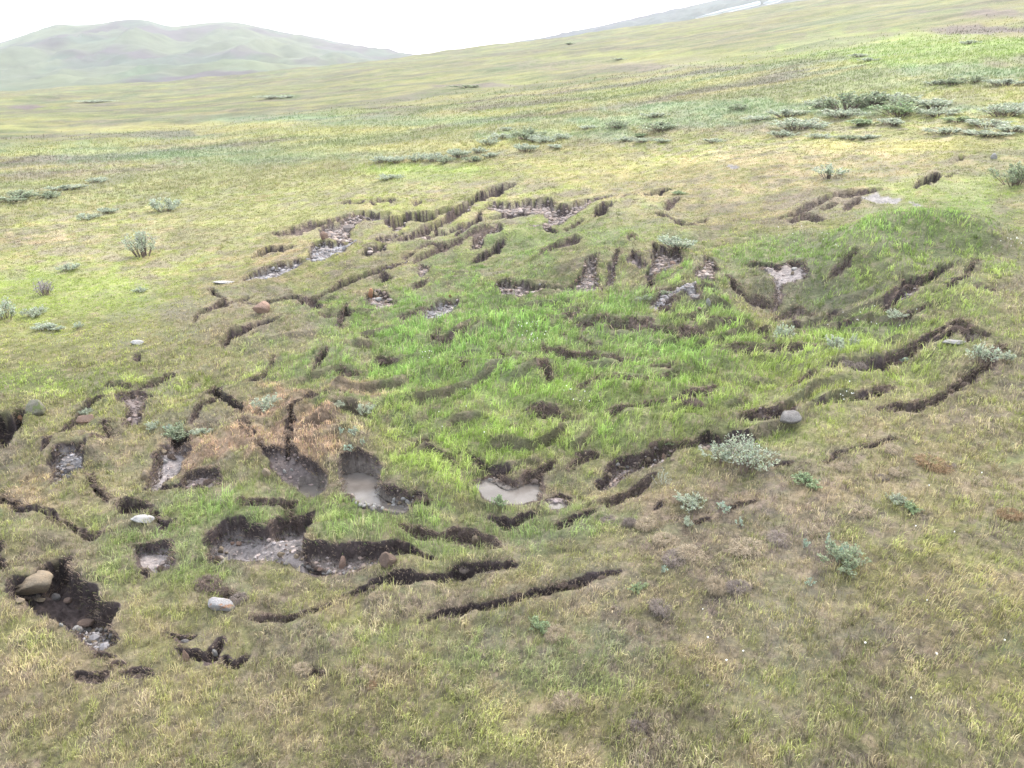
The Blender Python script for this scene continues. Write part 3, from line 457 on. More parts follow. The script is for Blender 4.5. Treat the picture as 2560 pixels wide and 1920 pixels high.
for f in FT:
    if f[0] == 's':
        _, c, hw, kind, df, pts = f
        s = CR[c][2]
        q0 = src(c, pts).mean(0); hw = hw * (.90 + .40 * float(sst(760, 600, q0[1])))
        o = slot_outline(src(c, pts), hw * s)
        wp = np.stack(ground(o[:, 0], o[:, 1]), 1)
        dist = np.hypot(*wp.mean(0)); dist3 = math.hypot(dist, CAM_H)
        depth = min(1.1, max(.14, df * 1.3 * 2 * hw * s * dist3 / FPX))
        if kind == 'b': depth = min(depth, .30)
        flat = False
    else:
        _, c, depth, kind, pts = f
        o = src(c, pts)
        wp = np.stack(ground(o[:, 0], o[:, 1]), 1)
        dist = np.hypot(*wp.mean(0)); flat = True
    mg = .9 + dist * .01
    m = (xx > wp[:, 0].min() - mg) & (xx < wp[:, 0].max() + mg) & (yy > wp[:, 1].min() - mg) & (yy < wp[:, 1].max() + mg)
    if not m.any(): continue
    sd = poly_sd(xx[m] + warp_x[:nn][m], yy[m] + warp_y[:nn][m], wp)
    inr = max(.03, -sd.min())
    wall = min(.11 * max(1, dist / 25), .8 * inr)
    pr = 1 - (1 - np.clip(-sd / wall, 0, 1)) ** 2.2
    zz = Z[:nn][m]
    lip = np.exp(-((sd - .20) / .18) ** 2) * sst(0, .03, sd) * (.085 if kind != 'M' else 0) * min(1, depth / .3)
    fl = depth * (1 + (.16 if kind in 'mGgkw' else .28) * fn[m])
    if flat and kind in 'gGmkb':
        # the floor rises from the foot of the far wall to the near lip
        jj = np.broadcast_to(np.arange(NA), (nn, NA))[m]; rv = RRg[:nn][m]; ins_ = sd < 0
        lo_ = np.full(NA, 1e9); hi_ = np.full(NA, -1e9)
        np.minimum.at(lo_, jj[ins_], rv[ins_]); np.maximum.at(hi_, jj[ins_], rv[ins_])
        tt_ = np.clip((rv - lo_[jj]) / np.maximum(hi_[jj] - lo_[jj], .05), 0, 1)
        lowf = .22 if dist > 24 else (.5 if kind in 'gGk' else .72)
        fl = fl * (lowf + (1 - lowf) * tt_) * (1 if dist < 24 else .95)
    if kind in 'gGk': fl = fl - .03 * np.abs(med[:nn][m])
    Z[:nn][m] = np.minimum(zz + lip, Z0[:nn][m] + lip - fl * pr) if pr.max() > 0 else zz
    # colours
    kc = np.array(KC[kind], np.float32)
    cc = C[:nn][m]
    kvar = (1 + .25 * fn[m] + .3 * n6[:nn][m])[:, None]
    floor_f = sst(.80, .99, pr)[:, None]
    inner = (PEAT * (1 - floor_f) + kc * floor_f) * kvar
    if kind == 'b': inner = kc * kvar * (.75 + .25 * floor_f)
    if kind == 'M': inner = kc * kvar
    a = sst(.055, .015, sd - .03 * fn[m])[:, None]
    rim = np.exp(-np.maximum(sd, 0) / .17)[:, None] * .62 * (1 - a) * min(1, depth / .25) * np.clip(.6 + .8 * n6[:nn][m] + .5 * fn[m], 0, 1)[:, None]
    brown = np.array((.17, .125, .10), np.float32)
    cc = cc * (1 - rim) + brown * rim
    C[:nn][m] = cc * (1 - a) + inner * a
    g = GD[:nn][m]
    keep = .22 if kind == 'b' else 0.0
    GD[:nn][m] = g * (1 - a[:, 0]) + g * a[:, 0] * keep
    gs = .05 + .012 * dist
    vx, vy = xx[m], yy[m]; vr = np.hypot(vx, vy)
    sdn = poly_sd(vx * (1 + gs / vr), vy * (1 + gs / vr), wp)          # just in front of the opening
    GD[:nn][m] *= 1 - .6 * sst(.0, -.05, sdn) * (kind != 'M')
    soil[:nn][m] = np.maximum(soil[:nn][m], a[:, 0] * (1 if kind != 'b' else .6))
    LIPS.append((wp, kind, depth, dist))
    POLYS.append((wp, kind, depth))

# shallow ponds: flat water lying in the hollows
POND = [('E', [(735, 735), (880, 695), (1000, 705), (1090, 740), (1060, 830), (1065, 900), (1115, 945), (1250, 960), (1320, 985), (1290, 1012), (1150, 1020), (950, 990), (830, 985), (745, 935)]),
        ('E', [(380, 825), (480, 800), (560, 812), (630, 850), (600, 905), (540, 950), (440, 965), (370, 905)]),
        ('Z', [(1188, 1202), (1215, 1191), (1240, 1194), (1262, 1208), (1285, 1206), (1310, 1190), (1352, 1186), (1347, 1208), (1340, 1228), (1300, 1243), (1255, 1247), (1212, 1237)]),
        ('Z', [(1770, 1112), (1800, 1105), (1830, 1094), (1862, 1094), (1878, 1104), (1850, 1122), (1806, 1127), (1772, 1126)]),
        ('F', [(300, 985), (400, 960), (470, 975), (420, 1015), (340, 1025)])]
pond_out = []
for c, pts in POND:
    o = src(c, pts); wp = np.stack(ground(o[:, 0], o[:, 1]), 1)
    phi = np.arctan2(wp[:, 0], wp[:, 1]); r_ = np.hypot(wp[:, 0], wp[:, 1])
    lev = float(np.mean(r_ * m_of(phi))) - .20
    mg = .8
    m = (xx > wp[:, 0].min() - mg) & (xx < wp[:, 0].max() + mg) & (yy > wp[:, 1].min() - mg) & (yy < wp[:, 1].max() + mg)
    sd = poly_sd(xx[m] + warp_x[:nn][m] * .5, yy[m] + warp_y[:nn][m] * .5, wp)
    z = Z[:nn][m]
    z = np.where(sd < 0, np.minimum(z, lev - .02 - .12 * sst(0, -.2, sd)), np.maximum(z, lev + .012 + .03 * sst(0, .15, sd) - np.maximum(0, sd - .18) * 5))
    Z[:nn][m] = z
    a = sst(.06, -.02, sd)[:, None]
    C[:nn][m] = C[:nn][m] * (1 - a) + np.array((.14, .122, .11), np.float32) * a
    GD[:nn][m] *= (1 - sst(.04, -.02, sd))
    pond_out.append((wp, lev))

# ------------------------------------------------------------------ lookup on the grid
def samp(arr, x, y):
    phi = np.arctan2(x, y); r = np.hypot(x, y)
    j = np.clip(np.searchsorted(az, phi) - 1, 0, NA - 2); i = np.clip(np.searchsorted(rr, r) - 1, 0, NR - 2)
    u = np.clip((phi - az[j]) / (az[j + 1] - az[j]), 0, 1); v = np.clip((r - rr[i]) / (rr[i + 1] - rr[i]), 0, 1)
    if arr.ndim == 3: u = u[..., None]; v = v[..., None]
    return (arr[i, j] * (1 - u) + arr[i, j + 1] * u) * (1 - v) + (arr[i + 1, j] * (1 - u) + arr[i + 1, j + 1] * u) * v

# ------------------------------------------------------------------ mesh helpers
def mesh_np(name, V, F, col=None, smooth=True):
    """V (n,3), F (m,k) with k = 3 or 4, col per-vertex (n,3)"""
    me = bpy.data.meshes.new(name)
    V = np.ascontiguousarray(V, np.float32); F = np.ascontiguousarray(F, np.int32)
    k = F.shape[1]
    me.vertices.add(len(V)); me.vertices.foreach_set('co', V.ravel())
    me.loops.add(F.size); me.loops.foreach_set('vertex_index', F.ravel())
    me.polygons.add(len(F)); me.polygons.foreach_set('loop_start', np.arange(0, F.size, k, dtype=np.int32))
    me.polygons.foreach_set('use_smooth', np.full(len(F), smooth, dtype=bool))
    if col is not None:
        at = me.attributes.new('tint', 'FLOAT_COLOR', 'POINT')
        c4 = np.ones((len(V), 4), np.float32); c4[:, :3] = np.clip(col, 0, 1)
        at.data.foreach_set('color', c4.ravel())
    me.update(calc_edges=True)
    return me

def link(name, me, mat=None, parent=None, label=None, cat=None, group=None, kind=None, loc=None, rot=None):
    o = bpy.data.objects.new(name, me); COL.objects.link(o)
    if mat is not None and me is not None and not me.materials: me.materials.append(mat)
    if parent is not None: o.parent = parent
    if label: o['label'] = label
    if cat: o['category'] = cat
    if group: o['group'] = group
    if kind: o['kind'] = kind
    if loc is not None: o.location = loc
    if rot is not None: o.rotation_euler = rot
    return o

def mat_new(name):
    m = bpy.data.materials.new(name); m.use_nodes = True
    t = m.node_tree; t.nodes.clear()
    o = t.nodes.new('ShaderNodeOutputMaterial'); b = t.nodes.new('ShaderNodeBsdfPrincipled')
    t.links.new(b.outputs[0], o.inputs['Surface'])
    return m, t, b, o

def noise_node(t, scale, detail=4, rough=.6, co=None):
    n = t.nodes.new('ShaderNodeTexNoise'); n.inputs['Scale'].default_value = scale; n.inputs['Detail'].default_value = detail; n.inputs['Roughness'].default_value = rough
    if co is not None: t.links.new(co, n.inputs['Vector'])
    return n

def mathn(t, op, a, b=None, c=None):
    n = t.nodes.new('ShaderNodeMath'); n.operation = op
    for i, v in enumerate((a, b, c)):
        if v is None: continue
        if isinstance(v, (int, float)): n.inputs[i].default_value = v
        else: t.links.new(v, n.inputs[i])
    return n.outputs[0]

def maprange(t, v, a, b, c, d):
    n = t.nodes.new('ShaderNodeMapRange')
    t.links.new(v, n.inputs[0])
    for i, q in zip((1, 2, 3, 4), (a, b, c, d)): n.inputs[i].default_value = q
    return n.outputs[0]

def mixrgb(t, mode, f, a, b):
    n = t.nodes.new('ShaderNodeMix'); n.data_type = 'RGBA'; n.blend_type = mode
    for s, v in ((n.inputs[0], f), (n.inputs[6], a), (n.inputs[7], b)):
        if hasattr(v, 'is_linked') or hasattr(v, 'links'): t.links.new(v, s)
        elif isinstance(v, (int, float)): s.default_value = v
        else: s.default_value = (*v, 1)
    return n.outputs[2]

def attr_mat(name, rough=.85, nscale=None, namp=.3, bump=0, bscale=20, spec=.2):
    m, t, b, o = mat_new(name)
    a = t.nodes.new('ShaderNodeAttribute'); a.attribute_name = 'tint'
    colr = a.outputs['Color']
    if nscale:
        co = t.nodes.new('ShaderNodeTexCoord')
        n = noise_node(t, nscale, 5, .65, co.outputs['Object'])
        f = maprange(t, n.outputs[0], .3, .7, 1 - namp, 1 + namp)
        colr = mixrgb(t, 'MULTIPLY', 1.0, colr, f)
    t.links.new(colr, b.inputs['Base Color'])
    b.inputs['Roughness'].default_value = rough; b.inputs['Specular IOR Level'].default_value = spec
    if bump:
        co = t.nodes.new('ShaderNodeTexCoord'); n = noise_node(t, bscale, 5, .7, co.outputs['Object'])
        bp = t.nodes.new('ShaderNodeBump'); bp.inputs['Distance'].default_value = bump; bp.inputs['Strength'].default_value = .8
        t.links.new(n.outputs[0], bp.inputs['Height']); t.links.new(bp.outputs[0], b.inputs['Normal'])
    return m

# ground material: tint attribute broken up by several sizes of noise
def ground_mat():
    m, t, b, o = mat_new('tundra_ground')
    a = t.nodes.new('ShaderNodeAttribute'); a.attribute_name = 'tint'
    s = t.nodes.new('ShaderNodeAttribute'); s.attribute_name = 'soil'
    co = t.nodes.new('ShaderNodeTexCoord'); ob = co.outputs['Object']
    nA = noise_node(t, 9, 6, .7, ob); nB = noise_node(t, 1.3, 5, .7, ob); nC = noise_node(t, .22, 6, .72, ob); nD = noise_node(t, 2.6, 4, .6, ob); nE = noise_node(t, .06, 6, .75, ob)
    f = mathn(t, 'MULTIPLY', maprange(t, nA.outputs[0], .3, .7, .55, 1.45), maprange(t, nB.outputs[0], .3, .7, .78, 1.22))
    f = mathn(t, 'MULTIPLY', f, maprange(t, nC.outputs[0], .3, .7, .68, 1.32))
    f = mathn(t, 'MULTIPLY', f, maprange(t, nE.outputs[0], .35, .65, .78, 1.22))
    nG = noise_node(t, .11, 8, .8, ob)
    c = mixrgb(t, 'MULTIPLY', 1.0, a.outputs['Color'], f)
    # dry stalks and dwarf shrubs between the grass, not on bare soil
    g = mathn(t, 'SUBTRACT', 1.0, s.outputs['Fac'])
    dry = mathn(t, 'MULTIPLY', maprange(t, nD.outputs[0], .52, .66, 0, .45), g)
    c = mixrgb(t, 'MIX', dry, c, (.20, .155, .12))
    nF = noise_node(t, .5, 6, .75, ob)
    dry2 = mathn(t, 'MULTIPLY', maprange(t, nF.outputs[0], .55, .68, 0, .35), g)
    c = mixrgb(t, 'MIX', dry2, c, (.11, .15, .075))
    dry3 = mathn(t, 'MULTIPLY', maprange(t, nG.outputs[0], .52, .62, 0, .6), g)
    c = mixrgb(t, 'MIX', dry3, c, (.10, .095, .072))
    # small stones showing in the bare soil
    vo = t.nodes.new('ShaderNodeTexVoronoi'); vo.inputs['Scale'].default_value = 16; t.links.new(ob, vo.inputs['Vector'])
    st = mathn(t, 'MULTIPLY', maprange(t, vo.outputs['Distance'], .18, .3, .55, 0), s.outputs['Fac'])
    lum = t.nodes.new('ShaderNodeRGBToBW'); t.links.new(a.outputs['Color'], lum.inputs[0])
    st = mathn(t, 'MULTIPLY', st, maprange(t, lum.outputs[0], .12, .25, 0, 1))
    c = mixrgb(t, 'MIX', st, c, (.42, .36, .32))
    t.links.new(c, b.inputs['Base Color'])
    b.inputs['Roughness'].default_value = .9; b.inputs['Specular IOR Level'].default_value = .15
    h = mathn(t, 'ADD', mathn(t, 'MULTIPLY', nA.outputs[0], .08), mathn(t, 'MULTIPLY', nB.outputs[0], .25))
    h = mathn(t, 'ADD', h, mathn(t, 'MULTIPLY', nC.outputs[0], .6))
    bp = t.nodes.new('ShaderNodeBump'); bp.inputs['Distance'].default_value = .8; bp.inputs['Strength'].default_value = .7
    t.links.new(h, bp.inputs['Height']); t.links.new(bp.outputs[0], b.inputs['Normal'])
    return m

idx = np.arange(NR * NA, dtype=np.int32).reshape(NR, NA)
F = np.stack([idx[:-1, :-1], idx[:-1, 1:], idx[1:, 1:], idx[1:, :-1]], -1).reshape(-1, 4)[:, ::-1]
V = np.stack([X, Y, Z], -1).reshape(-1, 3)
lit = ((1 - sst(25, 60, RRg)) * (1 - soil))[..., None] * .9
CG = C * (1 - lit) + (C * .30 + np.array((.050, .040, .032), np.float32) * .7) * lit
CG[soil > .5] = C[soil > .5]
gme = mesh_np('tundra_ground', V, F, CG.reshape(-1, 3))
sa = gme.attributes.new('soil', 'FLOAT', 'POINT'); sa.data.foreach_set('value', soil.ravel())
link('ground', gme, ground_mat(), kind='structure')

# ------------------------------------------------------------------ ponds
m, t, b, o = mat_new('silty_water')
co = t.nodes.new('ShaderNodeTexCoord'); n = noise_node(t, 1.6, 4, .6, co.outputs['Object'])
c = mixrgb(t, 'MIX', maprange(t, n.outputs[0], .35, .65, 0, 1), (.085, .075, .068), (.125, .113, .105))
t.links.new(c, b.inputs['Base Color']); b.inputs['Roughness'].default_value = .10; b.inputs['Specular IOR Level'].default_value = .28
n2_ = noise_node(t, 14, 2, .5, co.outputs['Object']); bp = t.nodes.new('ShaderNodeBump'); bp.inputs['Distance'].default_value = .01; bp.inputs['Strength'].default_value = .25
t.links.new(n2_.outputs[0], bp.inputs['Height']); t.links.new(bp.outputs[0], b.inputs['Normal'])
M_WATER = m
for wp, lev in pond_out:
    cen = wp.mean(0)
    q = cen + (wp - cen) * 1.08
    q = q + (q - cen) / (np.hypot(*(q - cen).T)[:, None] + 1e-6) * .12
    V = np.concatenate([[cen], q]); V = np.c_[V, np.full(len(V), lev)]
    n_ = len(q)
    Fp = np.array([(0, 1 + i, 1 + (i + 1) % n_) for i in range(n_)])
    link('water', mesh_np('pond_water', V, Fp, smooth=False), M_WATER, kind='structure')

# ------------------------------------------------------------------ hills beyond the slope
def hills(name, crest, base, r0, r1, a0, a1, colf, seed, na=420, nr=90):
    cp = [px_dir(*p) for p in crest]; bp_ = [px_dir(*p) for p in base]
    ph = np.linspace(a0, a1, na)
    ce = np.interp(ph, [c[0] for c in cp], [c[1] for c in cp]); be = np.interp(ph, [c[0] for c in bp_], [c[1] for c in bp_])
    k = np.exp(-.5 * (np.arange(-8, 9) / 2.6) ** 2); k /= k.sum()
    ce = np.convolve(np.pad(ce, 8, mode='edge'), k, 'valid'); be = np.convolve(np.pad(be, 8, mode='edge'), k, 'valid')
    t = np.linspace(0, 1.35, nr)
    PHh, T = np.meshgrid(ph, t)
    r = r0 + (r1 - r0) * T
    e = be + (ce - be) * np.sin(np.clip(T, 0, 1) * math.pi / 2) ** 1.15
    z = r * e + CAM_H
    zc = r1 * ce + CAM_H
    z = np.where(T > 1, zc - (T - 1) * (r1 - r0) * .35 * (1 + (T - 1)), z)
    x = r * np.sin(PHh); y = r * np.cos(PHh)
    S = (r1 - r0) / 9
    z += (fbm(x / S, y / S, seed, 4) * S * .11 - np.abs(fbm(x / S * 1.6, y / S * .7, seed + 5, 3)) * S * .19) * np.sin(np.clip(T, 0, 1) * math.pi) ** .7
    c = colf(x, y, z, T, PHh)
    V = np.stack([x, y, z], -1).reshape(-1, 3)
    ii = np.arange(na * nr, dtype=np.int32).reshape(nr, na)
    Fh = np.stack([ii[:-1, :-1], ii[1:, :-1], ii[1:, 1:], ii[:-1, 1:]], -1).reshape(-1, 4)
    return link(name, mesh_np(name, V, Fh, c.reshape(-1, 3)), M_HILL, kind='structure')
M_HILL = attr_mat('hill_cover', .95, .03, .35)
def hc(x, y, z, T, P):
    c = np.zeros(x.shape + (3,), np.float32) + np.array((.075, .088, .058), np.float32)
    n = fbm(x / 260, y / 260, 301, 4); k = fbm(x / 90, y / 140, 311, 4)
    def mx(c, col, f): f = np.clip(f, 0, 1)[..., None]; return c * (1 - f) + np.array(col, np.float32) * f
    c = mx(c, (.058, .046, .060), sst(-.06, .18, n + .5 * k - .12 + .22 * sst(.6, .95, T)) * .85)
    c = mx(c, (.055, .085, .055), sst(.1, .35, k) * .6)
    c = mx(c, (.10, .115, .06), sst(.1, .5, -n) * .5)
    return c
HX = [(-900, 120), (-300, 150), (0, 106), (80, 80), (150, 61), (200, 62), (255, 58), (290, 50), (340, 47), (375, 52), (420, 67), (455, 66), (520, 55), (580, 53), (640, 64), (700, 80), (800, 95), (900, 115), (1000, 130), (1055, 140), (1200, 175), (1400, 190)]
HB = [(-900, 262), (0, 250), (500, 215), (1055, 175), (1400, 200)]
hills('hills', HX, HB, 760, 2300, px_dir(-900, 100)[0], px_dir(1330, 150)[0], hc, 401)
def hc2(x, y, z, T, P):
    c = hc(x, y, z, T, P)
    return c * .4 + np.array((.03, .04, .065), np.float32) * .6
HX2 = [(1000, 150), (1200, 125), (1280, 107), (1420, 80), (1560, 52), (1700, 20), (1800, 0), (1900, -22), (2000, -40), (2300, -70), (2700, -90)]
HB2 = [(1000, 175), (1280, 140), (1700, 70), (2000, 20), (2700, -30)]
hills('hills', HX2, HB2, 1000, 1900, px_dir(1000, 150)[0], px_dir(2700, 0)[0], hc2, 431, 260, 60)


# ================================================================== grass
def hit(px, py):
    """pixel -> point on the finished ground"""
    phi, te = px_dir(px, py)
    phi = float(phi); te = float(te)
    r0 = CAM_H / max(float(m_of(phi)) - te, 1e-3)
    r = np.linspace(r0 * .8, min(r0 * 1.5, 640), 900)
    x = r * math.sin(phi); y = r * math.cos(phi)
    z = samp(Z, x, y)
    below = (CAM_H + r * te) < z
    k = int(np.argmax(below)) if below.any() else int(np.argmin(np.abs(r - r0)))
    return float(x[k]), float(y[k]), float(z[k]), math.sqrt(r[k] ** 2 + (CAM_H - z[k]) ** 2)

def blades(bx, by, bz, L, W, lean, ang, col, droop=.35, face=None):
    """arrays -> verts, tris, colours: bent tapering blades"""
    n = len(bx)
    dx, dy = np.cos(ang), np.sin(ang)
    fa = rng.uniform(0, math.pi, n) if face is None else face
    wx, wy = np.cos(fa) * W / 2, np.sin(fa) * W / 2
    h1 = L * .55 * np.cos(lean * .6); o1 = L * .55 * np.sin(lean * .6)
    h2 = h1 + L * .45 * np.cos(lean * 1.6 + droop); o2 = o1 + L * .45 * np.sin(lean * 1.6 + droop)
    V = np.empty((n, 5, 3), np.float32)
    V[:, 0] = np.stack([bx - wx, by - wy, bz - .02], 1); V[:, 1] = np.stack([bx + wx, by + wy, bz - .02], 1)
    V[:, 2] = np.stack([bx + dx * o1 - wx * .8, by + dy * o1 - wy * .8, bz + h1], 1); V[:, 3] = np.stack([bx + dx * o1 + wx * .8, by + dy * o1 + wy * .8, bz + h1], 1)
    V[:, 4] = np.stack([bx + dx * o2, by + dy * o2, bz + h2], 1)
    F = (np.arange(n, dtype=np.int32)[:, None, None] * 5 + np.array([[0, 1, 3], [0, 3, 2], [2, 3, 4]], np.int32)).reshape(-1, 3)
    return V.reshape(-1, 3), F, np.repeat(col, 5, axis=0)

def leafy_mat(name, rough=.7, trans=.28):
    m = bpy.data.materials.new(name); m.use_nodes = True
    t = m.node_tree; t.nodes.clear()
    o = t.nodes.new('ShaderNodeOutputMaterial'); b = t.nodes.new('ShaderNodeBsdfPrincipled'); tr = t.nodes.new('ShaderNodeBsdfTranslucent'); mx = t.nodes.new('ShaderNodeMixShader')
    a = t.nodes.new('ShaderNodeAttribute'); a.attribute_name = 'tint'
    t.links.new(a.outputs['Color'], b.inputs['Base Color']); t.links.new(a.outputs['Color'], tr.inputs['Color'])
    b.inputs['Roughness'].default_value = rough; b.inputs['Specular IOR Level'].default_value = .25
    mx.inputs[0].default_value = trans
    t.links.new(b.outputs[0], mx.inputs[1]); t.links.new(tr.outputs[0], mx.inputs[2]); t.links.new(mx.outputs[0], o.inputs['Surface'])
    return m
M_GRASS = leafy_mat('grass_blades')
NB = 1250000
u = rng.uniform(0, 1, NB); k_ = .35
r_ = (7.5 ** k_ + u * (170 ** k_ - 7.5 ** k_)) ** (1 / k_)
p_ = rng.uniform(R(-48), R(48), NB)
bx = r_ * np.sin(p_); by = r_ * np.cos(p_)
cl = np.arange(NB) % 10 < 7                        # seven in ten blades stand in tufts of seven
par = (np.arange(NB) // 10) * 10
sp_ = rng.normal(0, .028, (2, NB)) * np.maximum(1, r_[par] / 20)
tx, ty = bx[par] + sp_[0], by[par] + sp_[1]
bx = np.where(cl, tx, bx); by = np.where(cl, ty, by); r_ = np.hypot(bx, by)
tv = rng.uniform(.62, 1.4, NB)[par]; tl = rng.uniform(.6, 1.6, NB)[par]; tq = rng.uniform(0, 1, NB)[par]
fan = np.arctan2(sp_[1], sp_[0])
g = samp(GD, bx, by) * (1 - sst(95, 165, r_)) * (1 - .45 * sst(50, 90, r_))
tuft = fbm(bx / .35, by / .35, 501, 2)
keep = rng.uniform(0, 1, NB) < g * np.clip(.75 + .8 * tuft, .15, 1)
bx, by, r_ = bx[keep], by[keep], r_[keep]
n = len(bx); cl = cl[keep]; tv = np.where(cl, tv[keep], rng.uniform(.65, 1.4, n)); tl = np.where(cl, tl[keep], rng.uniform(.5, 1.2, n)); fan = fan[keep]
bz = samp(Z, bx, by); cc = samp(C, bx, by).astype(np.float32)
gl = samp(LEN, bx, by)
ms = np.maximum(1, r_ / 22)
L = (1 - .58 * sst(26, 38, r_) * (1 - sst(60, 80, r_))) * (.075 + .19 * gl) * rng.uniform(.7, 1.25, n) * tl * (ms ** .3)
W = (.0062 + .0068 * rng.uniform(0, 1, n) + .004 * np.clip(gl - .5, 0, 1)) * np.maximum(1, r_ / 13)
wind = fbm(bx / 2.5, by / 2.5, 511, 2)
ang = np.where(cl & (rng.uniform(0, 1, n) < .5), fan, R(35) + wind * 1.6 + rng.normal(0, .7, n))
lean = np.clip(rng.normal(.55, .35, n), 0, 1.4)
q = np.where(cl & (rng.uniform(0, 1, n) < .6), tq[keep], rng.uniform(0, 1, n))
val = (rng.uniform(.8, 1.25, n) * tv * (1.08 + .42 * tuft[keep]) * (1 + .25 * fbm(bx / .9, by / .9, 521, 2)))[:, None]
straw = np.array((.37, .305, .20), np.float32); brn = np.array((.17, .13, .115), np.float32); yg = np.array((.25, .285, .09), np.float32)
lushness = np.clip((cc[:, 1] - cc[:, 0]) / .03, 0, 1)
ps = .21 * (1 - .75 * lushness); pb = .30 * (1 - .75 * lushness); py_ = .16
bc = cc * 1.36
bc = np.where((q < ps)[:, None], bc * .4 + straw * .6, bc)
bc = np.where(((q >= ps) & (q < ps + pb))[:, None], bc * .35 + brn * .65, bc)
bc = np.where(((q >= ps + pb) & (q < ps + pb + py_))[:, None], bc * .5 + yg * .5, bc)
vf = (1 - .75 * sst(26, 62, r_))[:, None]
bc = (cc * 1.42) * (1 - vf) + bc * vf
bc = bc * (1 + (val - 1) * vf)
parts = [blades(bx, by, bz, L, W, lean, ang, bc.astype(np.float32))]
# turf fringe hanging over the far lips, and rough brown roots down the walls
for wp, kind, depth, dist in LIPS:
    if kind == 'M' or dist > 75: continue
    a = wp; b_ = np.roll(wp, -1, axis=0)
    e = b_ - a; Ls = np.hypot(e[:, 0], e[:, 1])
    area = .5 * np.sum(a[:, 0] * b_[:, 1] - b_[:, 0] * a[:, 1])
    nr_ = np.stack([e[:, 1], -e[:, 0]], 1) / (Ls[:, None] + 1e-9) * (1 if area > 0 else -1)
    c = a + e / 2; vd = c / np.hypot(c[:, 0], c[:, 1])[:, None]
    facing = (nr_ * vd).sum(1)
    for i in range(len(a)):
        far_side = facing[i] > -.15
        cnt = int(Ls[i] * (190 if far_side else 12) * min(1, 21 / dist) ** 3.2 * (1.3 if kind == 'b' else 1))
        if cnt < 1: continue
        tt = rng.uniform(0, 1, cnt)
        if far_side:
            off = rng.uniform(-.15, .06, cnt) * max(1, dist / 30)
        else:
            off = rng.uniform(0, .12, cnt)
        x = a[i, 0] + e[i, 0] * tt + nr_[i, 0] * off; y = a[i, 1] + e[i, 1] * tt + nr_[i, 1] * off
        z = samp(Z, x, y)
        wq = rng.uniform(0, 1, cnt)[:, None]
        base = samp(C, x + nr_[i, 0] * .25, y + nr_[i, 1] * .25)
        if far_side:
            bcol = np.where(wq < .40, np.array((.058, .044, .042)), np.where(wq < .80, np.array((.155, .115, .098)), np.where(wq < .9, base, np.array((.26, .20, .15)))))
            upper = (off > -.045)[:, None]
            tq_ = rng.uniform(0, 1, cnt)[:, None]
            bcol = np.where(upper, np.where(tq_ < .45, np.array((.19, .145, .12)), np.where(tq_ < .7, np.array((.28, .22, .165)), np.where(tq_ < .85, base, np.array((.09, .068, .06))))), bcol * .85)
            an = math.atan2(-nr_[i, 1], -nr_[i, 0]) + rng.normal(0, .6, cnt)
            ln = rng.uniform(1.0, 2.1, cnt)
            Lb = rng.uniform(.07, .19, cnt)
        else:
            bcol = np.where(wq < .7, base, np.array((.15, .12, .085)))
            an = rng.uniform(0, 6.28, cnt); ln = rng.uniform(0, .9, cnt); Lb = rng.uniform(.06, .15, cnt)
        bcol = bcol * rng.uniform(.7, 1.4, cnt)[:, None]
        parts.append(blades(x, y, z + .01, Lb, np.full(cnt, .012 * max(1, dist / 16)), ln, an, bcol.astype(np.float32), .4))
vo_ = 0; Vs, Fs, Cs = [], [], []
for v, f_, c_ in parts:
    Vs.append(v); Fs.append(f_ + vo_); Cs.append(c_); vo_ += len(v)
gr = mesh_np('grass', np.concatenate(Vs), np.concatenate(Fs), np.concatenate(Cs), smooth=False)
link('grass', gr, M_GRASS, label='green, straw and brown tundra grass covering the whole slope', cat='grass', kind='stuff')
print('blades', len(Vs) and vo_ // 5)
del parts, Vs, Fs, Cs

# ================================================================== stones
def ico(sub):
    import bmesh
    bm = bmesh.new(); bmesh.ops.create_icosphere(bm, subdivisions=sub, radius=1)
    V = np.array([v.co[:] for v in bm.verts]); F = np.array([[v.index for v in f.verts] for f in bm.faces], np.int32); bm.free()
    return V, F
IV3, IF3 = ico(4); IV1, IF1 = ico(1); IV2, IF2 = ico(2)
def rock_mesh(name, seed, angular=.5, V0=IV3, F0=IF3):
    rs = np.random.default_rng(seed)
    V = V0.copy()
    for k in range(int(7 + 9 * angular)):               # chip flat facets off the sphere
        d = rs.normal(size=3); d /= np.linalg.norm(d); h = rs.uniform(.55, .88)
        p = V @ d; ex = np.maximum(p - h, 0)
        V -= ex[:, None] * d * (.75 + .25 * angular)
    V *= 1 + (.05 * vnoise(V[:, 0] * 2.3 + seed, V[:, 1] * 2.3 + V[:, 2] * 1.7, seed) + .022 * vnoise(V[:, 0] * 7 + V[:, 2] * 5, V[:, 1] * 7, seed + 3))[:, None]
    V -= (V.max(0) + V.min(0)) / 2; V /= (V.max(0) - V.min(0)) / 2
    return mesh_np(name, V, F0, None)
